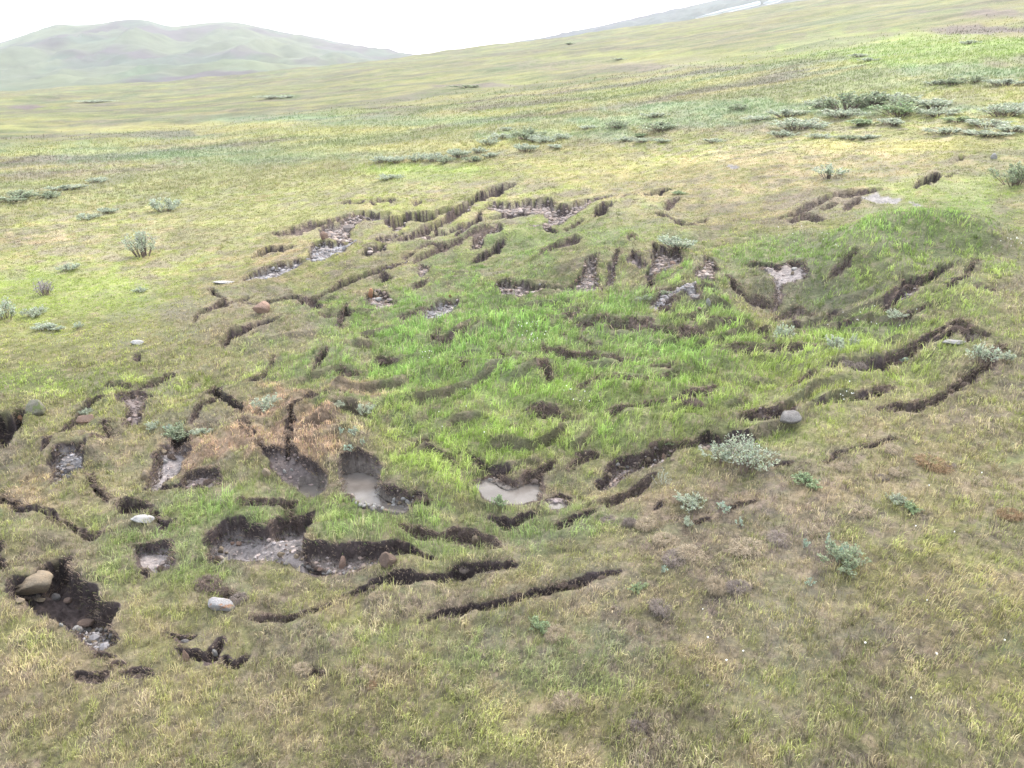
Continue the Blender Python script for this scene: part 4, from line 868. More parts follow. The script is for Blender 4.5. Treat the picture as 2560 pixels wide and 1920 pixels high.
def rock_mat(name, c1, c2, patch=None):
    m, t, b, o = mat_new(name)
    co = t.nodes.new('ShaderNodeTexCoord'); oi = t.nodes.new('ShaderNodeObjectInfo')
    n = noise_node(t, 1.6, 6, .7, co.outputs['Object']); c = mixrgb(t, 'MIX', maprange(t, n.outputs[0], .38, .62, 0, 1), c1, c2)
    n2 = noise_node(t, 9, 5, .7, co.outputs['Object']); c = mixrgb(t, 'MULTIPLY', 1.0, c, maprange(t, n2.outputs[0], .3, .7, .72, 1.2))
    c = mixrgb(t, 'MULTIPLY', 1.0, c, maprange(t, oi.outputs['Random'], 0, 1, .62, .95))
    if patch:
        n3 = noise_node(t, 1.1, 4, .6, co.outputs['Object'])
        c = mixrgb(t, 'MIX', maprange(t, n3.outputs[0], .54, .6, 0, .9), c, patch)
    t.links.new(c, b.inputs['Base Color']); b.inputs['Roughness'].default_value = .85; b.inputs['Specular IOR Level'].default_value = .25
    bp = t.nodes.new('ShaderNodeBump'); bp.inputs['Distance'].default_value = .04; t.links.new(n2.outputs[0], bp.inputs['Height']); t.links.new(bp.outputs[0], b.inputs['Normal'])
    return m
RM = dict(tan=rock_mat('tan_stone', (.30, .235, .165), (.24, .20, .15)), grey=rock_mat('grey_stone', (.20, .185, .18), (.27, .255, .245)), pale=rock_mat('pale_stone', (.42, .41, .40), (.33, .32, .31)),
          orange=rock_mat('rusty_stone', (.33, .165, .085), (.27, .17, .11)), brown=rock_mat('brown_stone', (.16, .115, .095), (.21, .15, .12)), pink=rock_mat('pinkish_stone', (.30, .20, .155), (.25, .175, .14)),
          lichen=rock_mat('lichened_stone', (.36, .35, .355), (.27, .265, .275), (.22, .12, .07)), moss=rock_mat('mossy_stone', (.22, .205, .17), (.18, .18, .12), (.12, .15, .055)))
ROCKS = [rock_mesh('stone', 700 + i, [.35, .5, .7, .4, .9, .6, 1, .4][i]) for i in range(8)]
SMALL = [rock_mesh('stone', 800 + i, .4, IV2, IF2) for i in range(6)]
def stone(px, py, wpx, hpx, mat, label, group=None, cat='boulder', name='boulder', shape=None, yaw=0, tilt=0, dr=.8, meshes=None, sink=.28):
    x, y, z, d = hit(px, py + hpx * .30)
    wm = wpx * d / FPX; hs_ = hpx * d / FPX; sn_ = CAM_H / d; cn_ = math.sqrt(max(.05, 1 - sn_ * sn_))
    dr = min(dr, .82 * hs_ / (wm * sn_))
    hm = math.sqrt(max((.35 * hs_) ** 2, hs_ ** 2 - (wm * dr * sn_) ** 2)) / cn_ * 1.1
    me = (meshes or ROCKS)[(shape if shape is not None else int(rng.integers(0, 8))) % len(meshes or ROCKS)]
    o = bpy.data.objects.new(name, me); COL.objects.link(o)
    if not me.materials: me.materials.append(RM['grey'])
    o.material_slots[0].link = 'OBJECT'; o.material_slots[0].material = RM[mat]
    o.scale = (wm / 2, wm / 2 * dr, hm / 2 * 1.25)
    o.rotation_euler = (rng.uniform(-.1, .1), R(tilt), R(yaw))
    o.location = (x, y, z + hm * (.56 - sink))
    o['label'] = label; o['category'] = cat
    if group: o['group'] = group
    return o
def st(c, x, y, w_, h_, mat, label, **k):
    x0, y0, s = CR[c]
    return stone(x0 + s * x, y0 + s * y, w_ * s, h_ * s, mat, label, **k)
st('H', 318, 100, 300, 130, 'tan', 'large tan oval boulder lying in the dark peat pit at lower left', shape=0, tilt=-14, dr=.55)
st('H', 742, 405, 120, 58, 'brown', 'brown flat stone on the gravel at the lower end of the peat pit', shape=3)
st('H', 690, 460, 85, 55, 'pale', 'pale stone just below the brown flat stone in the peat pit', shape=5)
st('H', 535, 425, 30, 28, 'pale', 'small pale stone on the lower left lip of the peat pit', shape=1)
st('H', 175, 215, 60, 34, 'tan', 'small tan stone below the big oval boulder, nearest the pit wall', shape=2)
st('H', 352, 205, 70, 30, 'tan', 'flat tan stone just under the right end of the big oval boulder', shape=4)
st('H', 490, 185, 60, 50, 'grey', 'grey angular stone in the middle of the peat pit', shape=6)
st('H', 590, 215, 60, 40, 'brown', 'brown stone buried in the dark peat right of the pit middle', shape=3)
st('H', 200, 95, 120, 26, 'tan', 'thin tan slab leaning behind the big oval boulder', shape=4, tilt=-24, dr=.4)
st('H', 1925, 225, 215, 120, 'lichen', 'white boulder with a rusty orange patch in grass below the mud hollow', shape=1, dr=.8, tilt=8)
st('H', 1862, 665, 44, 50, 'pale', 'round pale stone in the small black crack near the bottom left', shape=1)
st('H', 1600, 560, 60, 26, 'grey', 'flat grey stone beside the small black crack near the bottom left', shape=4)
st('H', 1615, 705, 50, 90, 'pink', 'upright rusty orange stone left of the small black crack', shape=6, dr=.5)
st('E', 1905, 1355, 80, 82, 'tan', 'round tan boulder below the shaggy brown turf bank', shape=1)
st('E', 750, 1560, 62, 92, 'pink', 'upright orange tan stone standing in the gravelly crack', shape=0, dr=.7)
st('E', 1142, 1520, 150, 118, 'brown', 'angular three-sided brown and grey boulder at the end of the gravelly crack', shape=6, dr=.8)
st('E', 95, 765, 72, 64, 'tan', 'round tan stone at the foot of the orange moss bank', shape=1)
st('E', 250, 758, 30, 34, 'pale', 'white pebble on the dark mud below the vertical crack', shape=1)
st('E', 310, 742, 26, 22, 'pale', 'tiny white pebble right of the pebble below the vertical crack', shape=1)
st('E', 2025, 825, 38, 24, 'pale', 'white pebble in the middle pond', shape=1)
st('D', 748, 310, 135, 70, 'pink', 'brownish pink slab lying on the crack edge left of the turf blocks', shape=4, tilt=-22, dr=.6)
st('D', 318, 215, 125, 100, 'moss', 'rounded mossy grey boulder in grass at the upper end of the leftmost pit', shape=7)
st('D', 1256, 802, 62, 70, 'tan', 'tan pear shaped stone left of the muddy brook', shape=0)
st('D', 1415, 590, 50, 34, 'tan', 'tan stone at the head of the muddy brook', shape=2)
st('D', 1435, 670, 36, 30, 'pale', 'small pale stone halfway along the muddy brook', shape=1)
st('D', 187, 315, 50, 40, 'orange', 'small orange stone at the top of the leftmost black pit', shape=2)
st('D', 1240, 1162, 175, 66, 'pale', 'flat white slab below the small peat cavity', shape=4, dr=.6)
st('G', 185, 288, 165, 98, 'grey', 'rounded grey boulder at the right end of the long wet trench', shape=7, dr=.85)
st('L', 50, 1080, 128, 92, 'pink', 'rounded pinkish boulder under the broken turf edge at left', shape=0, tilt=25)
st('L', 590, 455, 62, 62, 'pink', 'pinkish stone between the two gravel patches at upper left', shape=5)
st('L', 992, 960, 44, 66, 'orange', 'orange stone in the stony pit left of the middle', shape=0)
st('L', 1040, 965, 46, 40, 'tan', 'tan stone right of the orange stone in the stony pit', shape=2)
st('L', 1060, 1000, 60, 34, 'pale', 'pale flat stone in the lower part of the stony pit', shape=3)
st('L', 1130, 1018, 40, 26, 'tan', 'small tan stone on the right edge of the stony pit', shape=3)
st('L', 1035, 1050, 34, 28, 'grey', 'small grey stone at the bottom of the stony pit', shape=3)
st('L', 570, 655, 78, 24, 'pale', 'white flat stone at the lower edge of the grey gravel patch', shape=4)
st('L', 1680, 972, 30, 28, 'orange', 'orange pebble at the top of the gravel gully left of the middle', shape=1)
st('A', 1450, 582, 130, 22, 'pale', 'thin white slab in the grass left of the upper scarps', shape=4)
st('O', 1190, 1232, 95, 40, 'pale', 'whitish flat stone alone in the left hand grass', shape=4)
st('O', 1935, 707, 60, 16, 'pale', 'narrow white stone beside the thin white slab', shape=4)
st('M', 1692, 1030, 46, 64, 'pale', 'pale upright stone at the right end of the stony ring', shape=6)
st('M', 1620, 1080, 34, 26, 'tan', 'small tan stone left of the pale upright stone', shape=2)
st('M', 1225, 1100, 60, 28, 'tan', 'flat tan stone on the left of the stony ring', shape=3)
st('M', 1330, 705, 34, 34, 'tan', 'tan stone in the gravel hollow right of the middle', shape=1)
st('M', 1390, 690, 50, 34, 'pink', 'pinkish stone in the gravel hollow right of the middle', shape=2)
st('N', 1600, 1362, 190, 40, 'pale', 'long pale lichened slab beside the right hand trench', shape=4, dr=.6)
st('N', 225, 735, 50, 24, 'pale', 'pale flat stone on the grey mud slide at right', shape=3)
st('N', 210, 775, 26, 26, 'tan', 'small tan stone on the grey mud slide at right', shape=3)
st('S', 2080, 680, 22, 20, 'pale', 'small white boulder in the heath at the far upper right', shape=1)
st('J', 1693, 945, 36, 22, 'pale', 'white pebble in the bottom right grass', shape=1, cat='stone', name='stone')
st('J', 1150, 1412, 44, 26, 'pale', 'white stone under a brown tuft at the bottom', shape=1, cat='stone', name='stone')
for q_, (x, y, w_, h_, mt, lb) in enumerate([(910, 702, 46, 26, 'pale', 'leftmost'), (950, 722, 60, 26, 'tan', 'second'), (840, 798, 50, 42, 'tan', 'lowest'), (1000, 718, 36, 24, 'grey', 'third'), (1178, 682, 42, 40, 'tan', 'fourth'), (1235, 665, 28, 24, 'pale', 'fifth'), (1312, 635, 44, 52, 'pink', 'tallest pinkish'), (1385, 650, 40, 24, 'tan', 'rightmost')]):
    st('F', x, y, w_, h_, mt, lb + ' stone of the row along the wet trench', cat='stone', name='stone', group='stones along the wet trench', shape=q_)
for q_, (x, y, w_, h_, mt) in enumerate([(335, 910, 66, 62, 'tan'), (402, 932, 44, 28, 'tan'), (540, 832, 60, 44, 'pink'), (240, 985, 40, 36, 'grey'), (1030, 950, 84, 60, 'tan'), (1140, 915, 34, 30, 'tan'), (1205, 975, 56, 48, 'tan'), (1230, 842, 66, 30, 'grey'),
        (1266, 1008, 46, 28, 'tan'), (1280, 1072, 38, 34, 'pale'), (968, 1015, 40, 32, 'grey'), (1085, 1056, 60, 30, 'grey'), (1040, 1040, 30, 24, 'tan'), (1355, 1100, 74, 46, 'grey'), (1398, 1132, 40, 34, 'grey'), (1475, 1124, 60, 36, 'pink'), (1580, 1172, 64, 44, 'pale'), (1520, 1186, 40, 26, 'pale'), (720, 850, 44, 30, 'grey'), (1085, 845, 26, 20, 'pink'), (1075, 890, 22, 18, 'pink'), (470, 822, 44, 30, 'pink')]):
    st('Q', x, y, w_, h_, mt, 'one of the tan and grey stones strewn over the grey mud hollow', cat='stone', name='stone', group='stones on the grey mud hollow', shape=q_)

def inside(px_, py_, poly):
    return poly_sd(np.array([px_]), np.array([py_]), poly)[0] < 0
def scatter(c, poly, n_, smin, smax, mats, label, group):
    o = src(c, poly); lo, hi = o.min(0), o.max(0); k = 0; tries = 0
    while k < n_ and tries < n_ * 20:
        tries += 1
        x, y = rng.uniform(lo, hi)
        if not inside(x, y, o): continue
        s_ = rng.uniform(smin, smax) ** 1.0
        stone(x, y, s_, s_ * rng.uniform(.5, .8), mats[int(rng.integers(0, len(mats)))], label, group, 'stone', 'stone', meshes=SMALL, sink=.3, yaw=rng.uniform(0, 180))
        k += 1
SH = [(820, 1010), (850, 975), (950, 985), (1150, 1005), (1300, 985), (1400, 965), (1440, 1010), (1280, 1075), (1080, 1095), (900, 1065)]
scatter('E', SH, 80, 5, 15, ['pale', 'grey', 'pale', 'tan'], 'one of the pale pebbles on the shore of the biggest pond', 'pebbles on the pond shore')
scatter('P', [(880, 1350), (1000, 1310), (1270, 1340), (1340, 1460), (1290, 1545), (1170, 1580), (1050, 1570), (960, 1460)], 30, 5, 15, ['grey', 'grey', 'tan'], 'one of the grey stones in the gravel at the foot of the peat pit', 'stones at the foot of the peat pit')
scatter('D', [(560, 690), (720, 620), (720, 740), (600, 850), (490, 910), (480, 800)], 16, 4, 11, ['grey', 'grey', 'tan'], 'one of the grey stones in the small gravel chute at left', 'stones in the gravel chute')
scatter('D', [(1330, 600), (1450, 600), (1440, 700), (1340, 740), (1320, 660)], 10, 4, 8, ['tan', 'pale', 'pink'], 'one of the small stones on the bank of the muddy brook', 'stones on the brook bank')
scatter('E', [(760, 1560), (950, 1540), (1080, 1500), (1040, 1560), (900, 1600), (760, 1640)], 14, 4, 10, ['grey', 'pale', 'brown'], 'one of the small stones in the gravelly crack', 'stones in the gravelly crack')
scatter('M', [(-140, 840), (100, 855), (500, 845), (730, 720), (760, 870), (700, 890), (480, 870), (180, 900), (60, 935), (-60, 925)], 26, 4, 8, ['pink', 'tan', 'grey'], 'one of the pinkish stones in the long gravel bed at the middle', 'stones of the long gravel bed')
scatter('M', [(1160, 800), (1300, 680), (1470, 700), (1470, 750), (1300, 770), (1200, 810)], 16, 4, 8, ['tan', 'pink', 'grey'], 'one of the stones in the gravel hollow right of the middle', 'stones of the right gravel hollow')
scatter('L', [(960, 940), (1120, 930), (1130, 1030), (1040, 1060), (985, 1020)], 10, 5, 9, ['tan', 'pale', 'orange'], 'one of the small stones filling the stony pit', 'stones of the stony pit')
scatter('L', [(1395, 745), (1430, 700), (1500, 710), (1480, 750), (1430, 790)], 8, 4, 8, ['tan', 'pale', 'pink'], 'one of the stones in the small pit left of the middle', 'stones of the small pit')
scatter('L', [(480, 640), (520, 560), (740, 560), (720, 620), (540, 680)], 8, 4, 8, ['pale', 'grey'], 'one of the pale stones on the grey gravel patch at upper left', 'stones of the grey gravel patch')

# fine gravel: one mass
gv, gf, gc = [], [], []; off = 0
for wp, kind, depth in POLYS:
    if kind not in 'gGkmw': continue
    lo, hi = wp.min(0), wp.max(0); dist = float(np.hypot(*wp.mean(0)))
    area = abs(.5 * np.sum(wp[:, 0] * np.roll(wp[:, 1], -1) - np.roll(wp[:, 0], -1) * wp[:, 1]))
    dn = dict(g=130, G=130, k=30, m=22, w=45)[kind] * min(1, 24 / dist)
    n_ = int(min(area * dn * 1.6, 1500))
    p = rng.uniform(lo, hi, (int(n_ * (hi - lo).prod() / max(area, .05)) + 4, 2))
    sd = poly_sd(p[:, 0], p[:, 1], wp)
    p = p[sd < -.06][:n_]
    if not len(p): continue
    if kind in 'mw': p = p[fbm(p[:, 0] / .5, p[:, 1] / .5, 601, 2) > -.05]
    z = samp(Z, p[:, 0], p[:, 1])
    s_ = rng.gamma(2.2, .011, len(p)) * max(1, dist / 20) + .010
    base = np.array(KC[kind], np.float32) * 1.1
    for (x, y), zz, s in zip(p, z, s_):
        sc = s * rng.uniform(.6, 1.2, 3) * (1, 1, .7)
        v = IV1 * sc * rng.uniform(.8, 1.2, (len(IV1), 1)); a = rng.uniform(0, 6.28); ca, sa_ = math.cos(a), math.sin(a)
        v = np.stack([v[:, 0] * ca - v[:, 1] * sa_ + x, v[:, 0] * sa_ + v[:, 1] * ca + y, v[:, 2] + zz + s * .15], 1)
        gv.append(v); gf.append(IF1 + off); off += len(v)
        tone = (np.array((1.05, .98, .93)) if rng.uniform() < .5 else np.array((.98, .99, 1.02))) * rng.uniform(.65, 1.75)
        gc.append(np.repeat((base * tone)[None], len(v), 0))
print('gravel', off // 12)
link('gravel', mesh_np('gravel', np.concatenate(gv), np.concatenate(gf), np.concatenate(gc), smooth=False), attr_mat('gravel', .85), label='fine pinkish grey gravel and grit lying in the bare hollows', cat='gravel', kind='stuff')
del gv, gf, gc

# ================================================================== willow shrubs
M_LEAF = leafy_mat('willow_leaves', .6, .4); M_STEM = attr_mat('willow_bark', .85, 8, .2)
def tube(pts, r0, r1, sides=4):
    pts = np.array(pts); n_ = len(pts); V = []; F = []
    for i, p in enumerate(pts):
        r = r0 + (r1 - r0) * i / (n_ - 1)
        for k in range(sides):
            a = 2 * math.pi * k / sides; V.append((p[0] + math.cos(a) * r, p[1] + math.sin(a) * r, p[2]))
    for i in range(n_ - 1):
        for k in range(sides):
            F.append((i * sides + k, i * sides + (k + 1) % sides, (i + 1) * sides + (k + 1) % sides, (i + 1) * sides + k))
    return np.array(V), np.array(F, np.int32)
def shrub_meshes(seed, stems, leaves, lc, leaf_l, leaf_w, spread=1.0, bark=(.16, .125, .105), upright=.5):
    """unit shrub: radius ~0.5, height ~1"""
    rs = np.random.default_rng(seed)
    TV, TF, off = [], [], 0; LP, LD = [], []
    for i in range(stems):
        a = rs.uniform(0, 6.28); o = rs.uniform(0, .5) ** .7 * spread; hgt = rs.uniform(.55, 1.0) * (1 - .35 * o / (.5 * spread + 1e-6) * (1 - upright))
        b0 = np.array([math.cos(a) * o * .35, math.sin(a) * o * .35, -.08]); tip = np.array([math.cos(a) * o, math.sin(a) * o, hgt])
        mid = (b0 + tip) / 2 + rs.normal(0, .04, 3) + np.array([0, 0, .06])
        pts = [b0, (b0 * .35 + mid * .65), mid, (mid + tip) / 2 + rs.normal(0, .02, 3), tip]
        v, f = tube(pts, .016, .004); TV.append(v); TF.append(f + off); off += len(v)
        for k in range(leaves // stems):
            u_ = rs.uniform(.3, 1) ** .8; q1 = int(min(3, u_ * 4)); w_ = u_ * 4 - q1
            p = pts[q1] * (1 - w_) + pts[q1 + 1] * w_ + rs.normal(0, .045, 3) * (1.1 - u_ * .4)
            LP.append(p); dd = (tip - b0); dd = dd / np.linalg.norm(dd) * .9 + rs.normal(0, .55, 3); LD.append(dd / np.linalg.norm(dd))
    LP = np.array(LP); LD = np.array(LD); n_ = len(LP)
    side = np.cross(LD, rs.normal(0, 1, (n_, 3))); side /= np.linalg.norm(side, axis=1)[:, None] + 1e-9
    l = leaf_l * rs.uniform(.6, 1.3, n_)[:, None]; w_ = leaf_w * rs.uniform(.7, 1.3, n_)[:, None]
    V = np.empty((n_, 4, 3)); V[:, 0] = LP; V[:, 1] = LP + LD * l * .5 + side * w_; V[:, 2] = LP + LD * l; V[:, 3] = LP + LD * l * .5 - side * w_
    F = np.arange(n_ * 4, dtype=np.int32).reshape(n_, 4)
    lc = np.array(lc); cc = lc * rs.uniform(.65, 1.45, n_)[:, None] * (1 + rs.normal(0, .05, (n_, 3)))
    fol = mesh_np('foliage', V.reshape(-1, 3), F, np.repeat(cc, 4, 0), smooth=False)
    br = mesh_np('branches', np.concatenate(TV), np.concatenate(TF), np.repeat(np.array([bark]), off, 0))
    fol.materials.append(M_LEAF); br.materials.append(M_STEM)
    return br, fol
SIL = (.335, .375, .29); DKG = (.245, .285, .19); PGR = (.22, .28, .16); PUR = (.27, .25, .25)
SHR = dict(big=[shrub_meshes(900 + i, 34, 1500, SIL, .075, .014) for i in range(2)],
           mid=[shrub_meshes(910 + i, 20, 620, SIL, .12, .026, 1.1) for i in range(3)],
           low=[shrub_meshes(920 + i, 30, 1500, SIL, .09, .022, 1.15, upright=.3) for i in range(3)],
           dark=[shrub_meshes(930 + i, 30, 1600, DKG, .09, .022, 1.15, upright=.3) for i in range(3)],
           green=[shrub_meshes(940 + i, 26, 900, PGR, .12, .034, 1.15, upright=.1) for i in range(2)],
           purple=[shrub_meshes(950, 26, 500, PUR, .10, .026)],
           bare=[shrub_meshes(960, 14, 90, (.30, .34, .29), .12, .02, 1.2, bark=(.33, .31, .28))],
           sprig=[shrub_meshes(970 + i, 7, 70, (.27, .34, .27), .20, .05, .9) for i in range(3)])
_cnt = {}
def shrub(c, x, y, w_, h_, kind, label, group=None):
    x0, y0, s = CR[c]; px, py = x0 + s * x, y0 + s * y; w_ *= s; h_ *= s
    X_, Y_, Z_, d = hit(px, py + h_ * .42)
    if d > 60: h_ *= 1.12
    i = _cnt.get(kind, 0); _cnt[kind] = i + 1
    br, fol = SHR[kind][i % len(SHR[kind])]
    sx = w_ * d / FPX * .95; sz = h_ * d / FPX * .95
    e = bpy.data.objects.new('willow_shrub', None); COL.objects.link(e)
    e.location = (X_, Y_, Z_ - .02); e.scale = (sx, sx * .85, sz); e.rotation_euler = (0, 0, rng.uniform(0, 6.28)); e.empty_display_size = .2
    e['label'] = label; e['category'] = 'shrub'
    if group: e['group'] = group
    for nm, me in (('branches', br), ('foliage', fol)):
        o = bpy.data.objects.new(nm, me); COL.objects.link(o); o.parent = e
    return e
Zs = 'Z'
shrub(Zs, 362, 613, 78, 64, 'big', 'tall silvery willow bush alone in the bright grass at left')
shrub(Zs, 1868, 1138, 135, 92, 'big', 'widest silvery willow bush, just right of the long wet trench')
shrub(Zs, 1792, 1128, 75, 56, 'mid', 'smaller silvery willow bush touching the left side of the widest one')
shrub(Zs, 1955, 832, 44, 50, 'mid', 'slender silvery willow leaning right in the yellow green grass')
shrub(Zs, 2096, 862, 66, 44, 'mid', 'pale willow bush above the right hand trench')
shrub(Zs, 2134, 852, 24, 40, 'mid', 'narrow pale willow just right of the willow above the trench')
shrub(Zs, 2452, 886, 50, 52, 'mid', 'pale green willow at the upper end of the rightmost crack')
shrub(Zs, 2512, 892, 34, 30, 'mid', 'small willow on the far side of the rightmost crack')
shrub(Zs, 1690, 606, 92, 38, 'low', 'low pale willow on the rim above the right gravel hollow')
shrub(Zs, 410, 516, 70, 30, 'low', 'grey willow bush in the grass above the tall lone bush')
shrub(Zs, 15, 775, 64, 52, 'mid', 'pale willow cut by the left edge of the picture')
shrub(Zs, 110, 722, 40, 38, 'purple', 'purplish grey bush in the yellow grass at left')
shrub(Zs, 85, 780, 50, 24, 'low', 'low willow just right of the one cut by the left edge')
shrub(Zs, 122, 818, 62, 18, 'low', 'flat grey willow below the one cut by the left edge')
shrub(Zs, 198, 814, 24, 18, 'mid', 'small pale willow right of the flat grey one at left')
shrub(Zs, 178, 667, 44, 16, 'low', 'flat willow below left of the tall lone bush')
shrub(Zs, 351, 724, 30, 14, 'low', 'small flat willow in the grass below the tall lone bush')
shrub(Zs, 270, 527, 44, 14, 'low', 'low grey willow left of the bush above the tall one')
shrub(Zs, 216, 543, 44, 14, 'low', 'second low grey willow left of the bush above the tall one')
shrub(Zs, 50, 492, 110, 18, 'dark', 'dark green low bush at the left edge of the middle slope')
shrub(Zs, 120, 488, 60, 14, 'dark', 'dark green bush beside the one at the left edge of the middle slope')
shrub(Zs, 665, 1006, 66, 42, 'low', 'silvery willow above the orange moss block')
shrub(Zs, 850, 1008, 40, 22, 'low', 'pale willow sprigs at the top right of the orange moss block')
shrub(Zs, 912, 1022, 44, 28, 'low', 'willow sprigs farthest right on the top of the moss block')
shrub(Zs, 884, 1078, 44, 26, 'sprig', 'bright pale willow sprig on the right side of the moss block')
shrub(Zs, 852, 1078, 28, 28, 'sprig', 'pale willow sprig left of the bright one on the moss block')
shrub(Zs, 876, 1122, 34, 26, 'sprig', 'lowest bright willow sprig on the right side of the moss block')
shrub(Zs, 906, 1104, 20, 26, 'sprig', 'thin willow sprig on the right rim of the moss block')
shrub(Zs, 448, 1084, 76, 40, 'dark', 'dark green willow overhanging the head of the muddy brook')
shrub(Zs, 430, 1078, 50, 30, 'sprig', 'silvery willow sprigs on top of the dark overhanging willow')
shrub(Zs, 385, 1062, 34, 22, 'low', 'small silvery willow left of the dark overhanging willow')
shrub(Zs, 505, 1078, 40, 22, 'low', 'small silvery willow right of the dark overhanging willow')
shrub(Zs, 217, 1028, 24, 16, 'low', 'small willow on the crack edge above the pink slab')
shrub(Zs, 1654, 1190, 48, 40, 'bare', 'whitish half bare willow below the widest silvery bush')
shrub(Zs, 1726, 1250, 70, 34, 'low', 'blue green willow patch below the half bare willow')
shrub(Zs, 1804, 1264, 44, 44, 'sprig', 'pale upright willow beside the small dark hole at right')
shrub(Zs, 1719, 1302, 34, 24, 'low', 'small blue green willow in the orange moss at lower right')
shrub(Zs, 1850, 1304, 30, 26, 'sprig', 'pale willow sprig right of the moss at lower right')
shrub(Zs, 1654, 1424, 36, 26, 'sprig', 'pale willow sprig among the straw tussocks')
shrub(Zs, 2104, 1390, 96, 56, 'dark', 'dark bluish green willow among the tussocks at lower right')
shrub(Zs, 2112, 1378, 44, 50, 'sprig', 'whitish upright sprig on the dark willow at lower right')
shrub(Zs, 2066, 1350, 18, 50, 'sprig', 'tall thin whitish sprig left of the dark willow at lower right')
shrub(Zs, 2010, 1362, 36, 34, 'sprig', 'pale sprig farther left of the dark willow at lower right')
shrub(Zs, 2025, 1452, 34, 30, 'sprig', 'pale blue green sprig below the dark willow at lower right')
shrub(Zs, 2240, 1244, 40, 22, 'low', 'small pale willow in the right hand heath')
shrub(Zs, 2018, 1200, 64, 28, 'green', 'green dwarf bush in the heath below the thin crack')
shrub(Zs, 2270, 1264, 50, 24, 'green', 'green dwarf bush beside the small pale willow at right')
shrub(Zs, 1345, 1560, 50, 30, 'green', 'dark green dwarf bush in the foreground grass')
shrub(Zs, 1595, 1465, 40, 22, 'green', 'green dwarf bush right of the long lower crack')
shrub(Zs, 2240, 788, 44, 24, 'mid', 'small willow under the peat step at right')
shrub(Zs, 2250, 896, 50, 16, 'sprig', 'thin willow sprigs inside the right hand trench')
shrub(Zs, 1615, 744, 40, 16, 'dark', 'dark green dwarf bush left of the stony ring')
shrub(Zs, 1662, 732, 34, 12, 'dark', 'dark green dwarf bush above the stony ring')
shrub(Zs, 1250, 1250, 40, 30, 'green', 'blue green tuft on the near bank of the middle pond')
shrub(Zs, 1672, 1110, 20, 10, 'green', 'tiny green bush on the turf edge of the wet trench')
shrub(Zs, 2073, 428, 76, 34, 'mid', 'silvery willow bush standing alone on the upper right slope')
shrub(Zs, 2540, 440, 90, 50, 'dark', 'dark low bush at the right edge above the slump')
shrub(Zs, 1700, 482, 36, 10, 'green', 'low green bush above the upper scarps')
for x, y, w_, h_, k in [(955, 399, 58, 18, 'low'), (995, 399, 56, 18, 'low'), (1042, 395, 50, 20, 'low'), (1084, 394, 62, 22, 'low'), (1146, 384, 62, 24, 'low'), (1118, 400, 50, 14, 'dark'), (1185, 398, 50, 14, 'dark'), (1200, 376, 40, 14, 'low'), (972, 442, 60, 14, 'low'), (1225, 388, 44, 14, 'low')]:
    shrub(Zs, x, y, w_, h_, k, 'one of the silvery willows in the low row beyond the upper scarps', 'willow row beyond the scarps')
for x, y, w_, h_, k in [(1222, 354, 50, 18, 'low'), (1250, 341, 66, 16, 'low'), (1320, 336, 80, 26, 'dark'), (1330, 346, 60, 18, 'low'), (1360, 350, 50, 16, 'low'), (1402, 342, 46, 16, 'low'), (1315, 370, 60, 22, 'low'), (1546, 312, 62, 18, 'dark'), (1650, 318, 115, 20, 'dark'), (1563, 348, 50, 12, 'low'), (1610, 350, 50, 12, 'low'), (1655, 352, 44, 12, 'low'), (1600, 338, 40, 10, 'green'), (1785, 352, 50, 10, 'low'), (1470, 318, 50, 10, 'low'), (1390, 366, 50, 10, 'low'), (1640, 288, 60, 12, 'low'), (1850, 268, 60, 12, 'dark'), (1265, 322, 30, 10, 'low')]:
    shrub(Zs, x, y, w_, h_, k, 'one of the scattered grey willows of the middle thicket on the far slope', 'middle far thicket')
for x, y, w_, h_, k in [(1969, 284, 74, 20, 'low'), (1957, 336, 60, 16, 'low'), (1990, 312, 120, 28, 'low'), (2119, 258, 105, 38, 'dark'), (2183, 252, 95, 30, 'dark'), (2264, 257, 90, 24, 'dark'), (2339, 262, 100, 24, 'low'), (2240, 245, 90, 18, 'low'), (2107, 284, 98, 20, 'low'), (2252, 276, 120, 26, 'green'), (2229, 306, 70, 18, 'low'), (2150, 306, 80, 14, 'green'), (2345, 282, 84, 18, 'low'), (2507, 278, 100, 24, 'low'), (2560, 268, 60, 20, 'low'), (2466, 310, 95, 18, 'low'), (2530, 322, 80, 18, 'low'), (2466, 334, 90, 16, 'low'), (2368, 328, 76, 16, 'low'), (2044, 340, 60, 14, 'low'), (2130, 344, 70, 12, 'dark'), (2170, 342, 50, 12, 'low'), (2060, 260, 70, 20, 'low'), (2400, 300, 60, 12, 'green'), (1900, 296, 70, 12, 'low')]:
    shrub(Zs, x, y, w_, h_, k, 'one of the dense grey green willows of the right hand thicket on the far slope', 'right far thicket')
for x, y, w_, h_, k in [(2380, 206, 66, 14, 'dark'), (2440, 200, 50, 14, 'dark'), (2513, 208, 66, 16, 'low'), (2426, 107, 34, 8, 'low'), (2148, 139, 40, 8, 'low'), (2340, 208, 40, 10, 'low'), (2170, 150, 40, 8, 'low')]:
    shrub(Zs, x, y, w_, h_, k, 'one of the tiny bushes high on the right slope above the thickets', 'bushes high on the right slope')
for x, y, w_, h_, k in [(243, 451, 44, 12, 'low'), (168, 469, 66, 12, 'low'), (700, 242, 90, 6, 'low'), (1170, 216, 80, 6, 'dark'), (240, 254, 70, 5, 'low'), (1425, 110, 34, 5, 'dark'), (1550, 148, 30, 5, 'low')]:
    shrub(Zs, x, y, w_, h_, k, 'one of the faint dark bushes dotted over the hazy far slope', 'bushes on the hazy far slope')

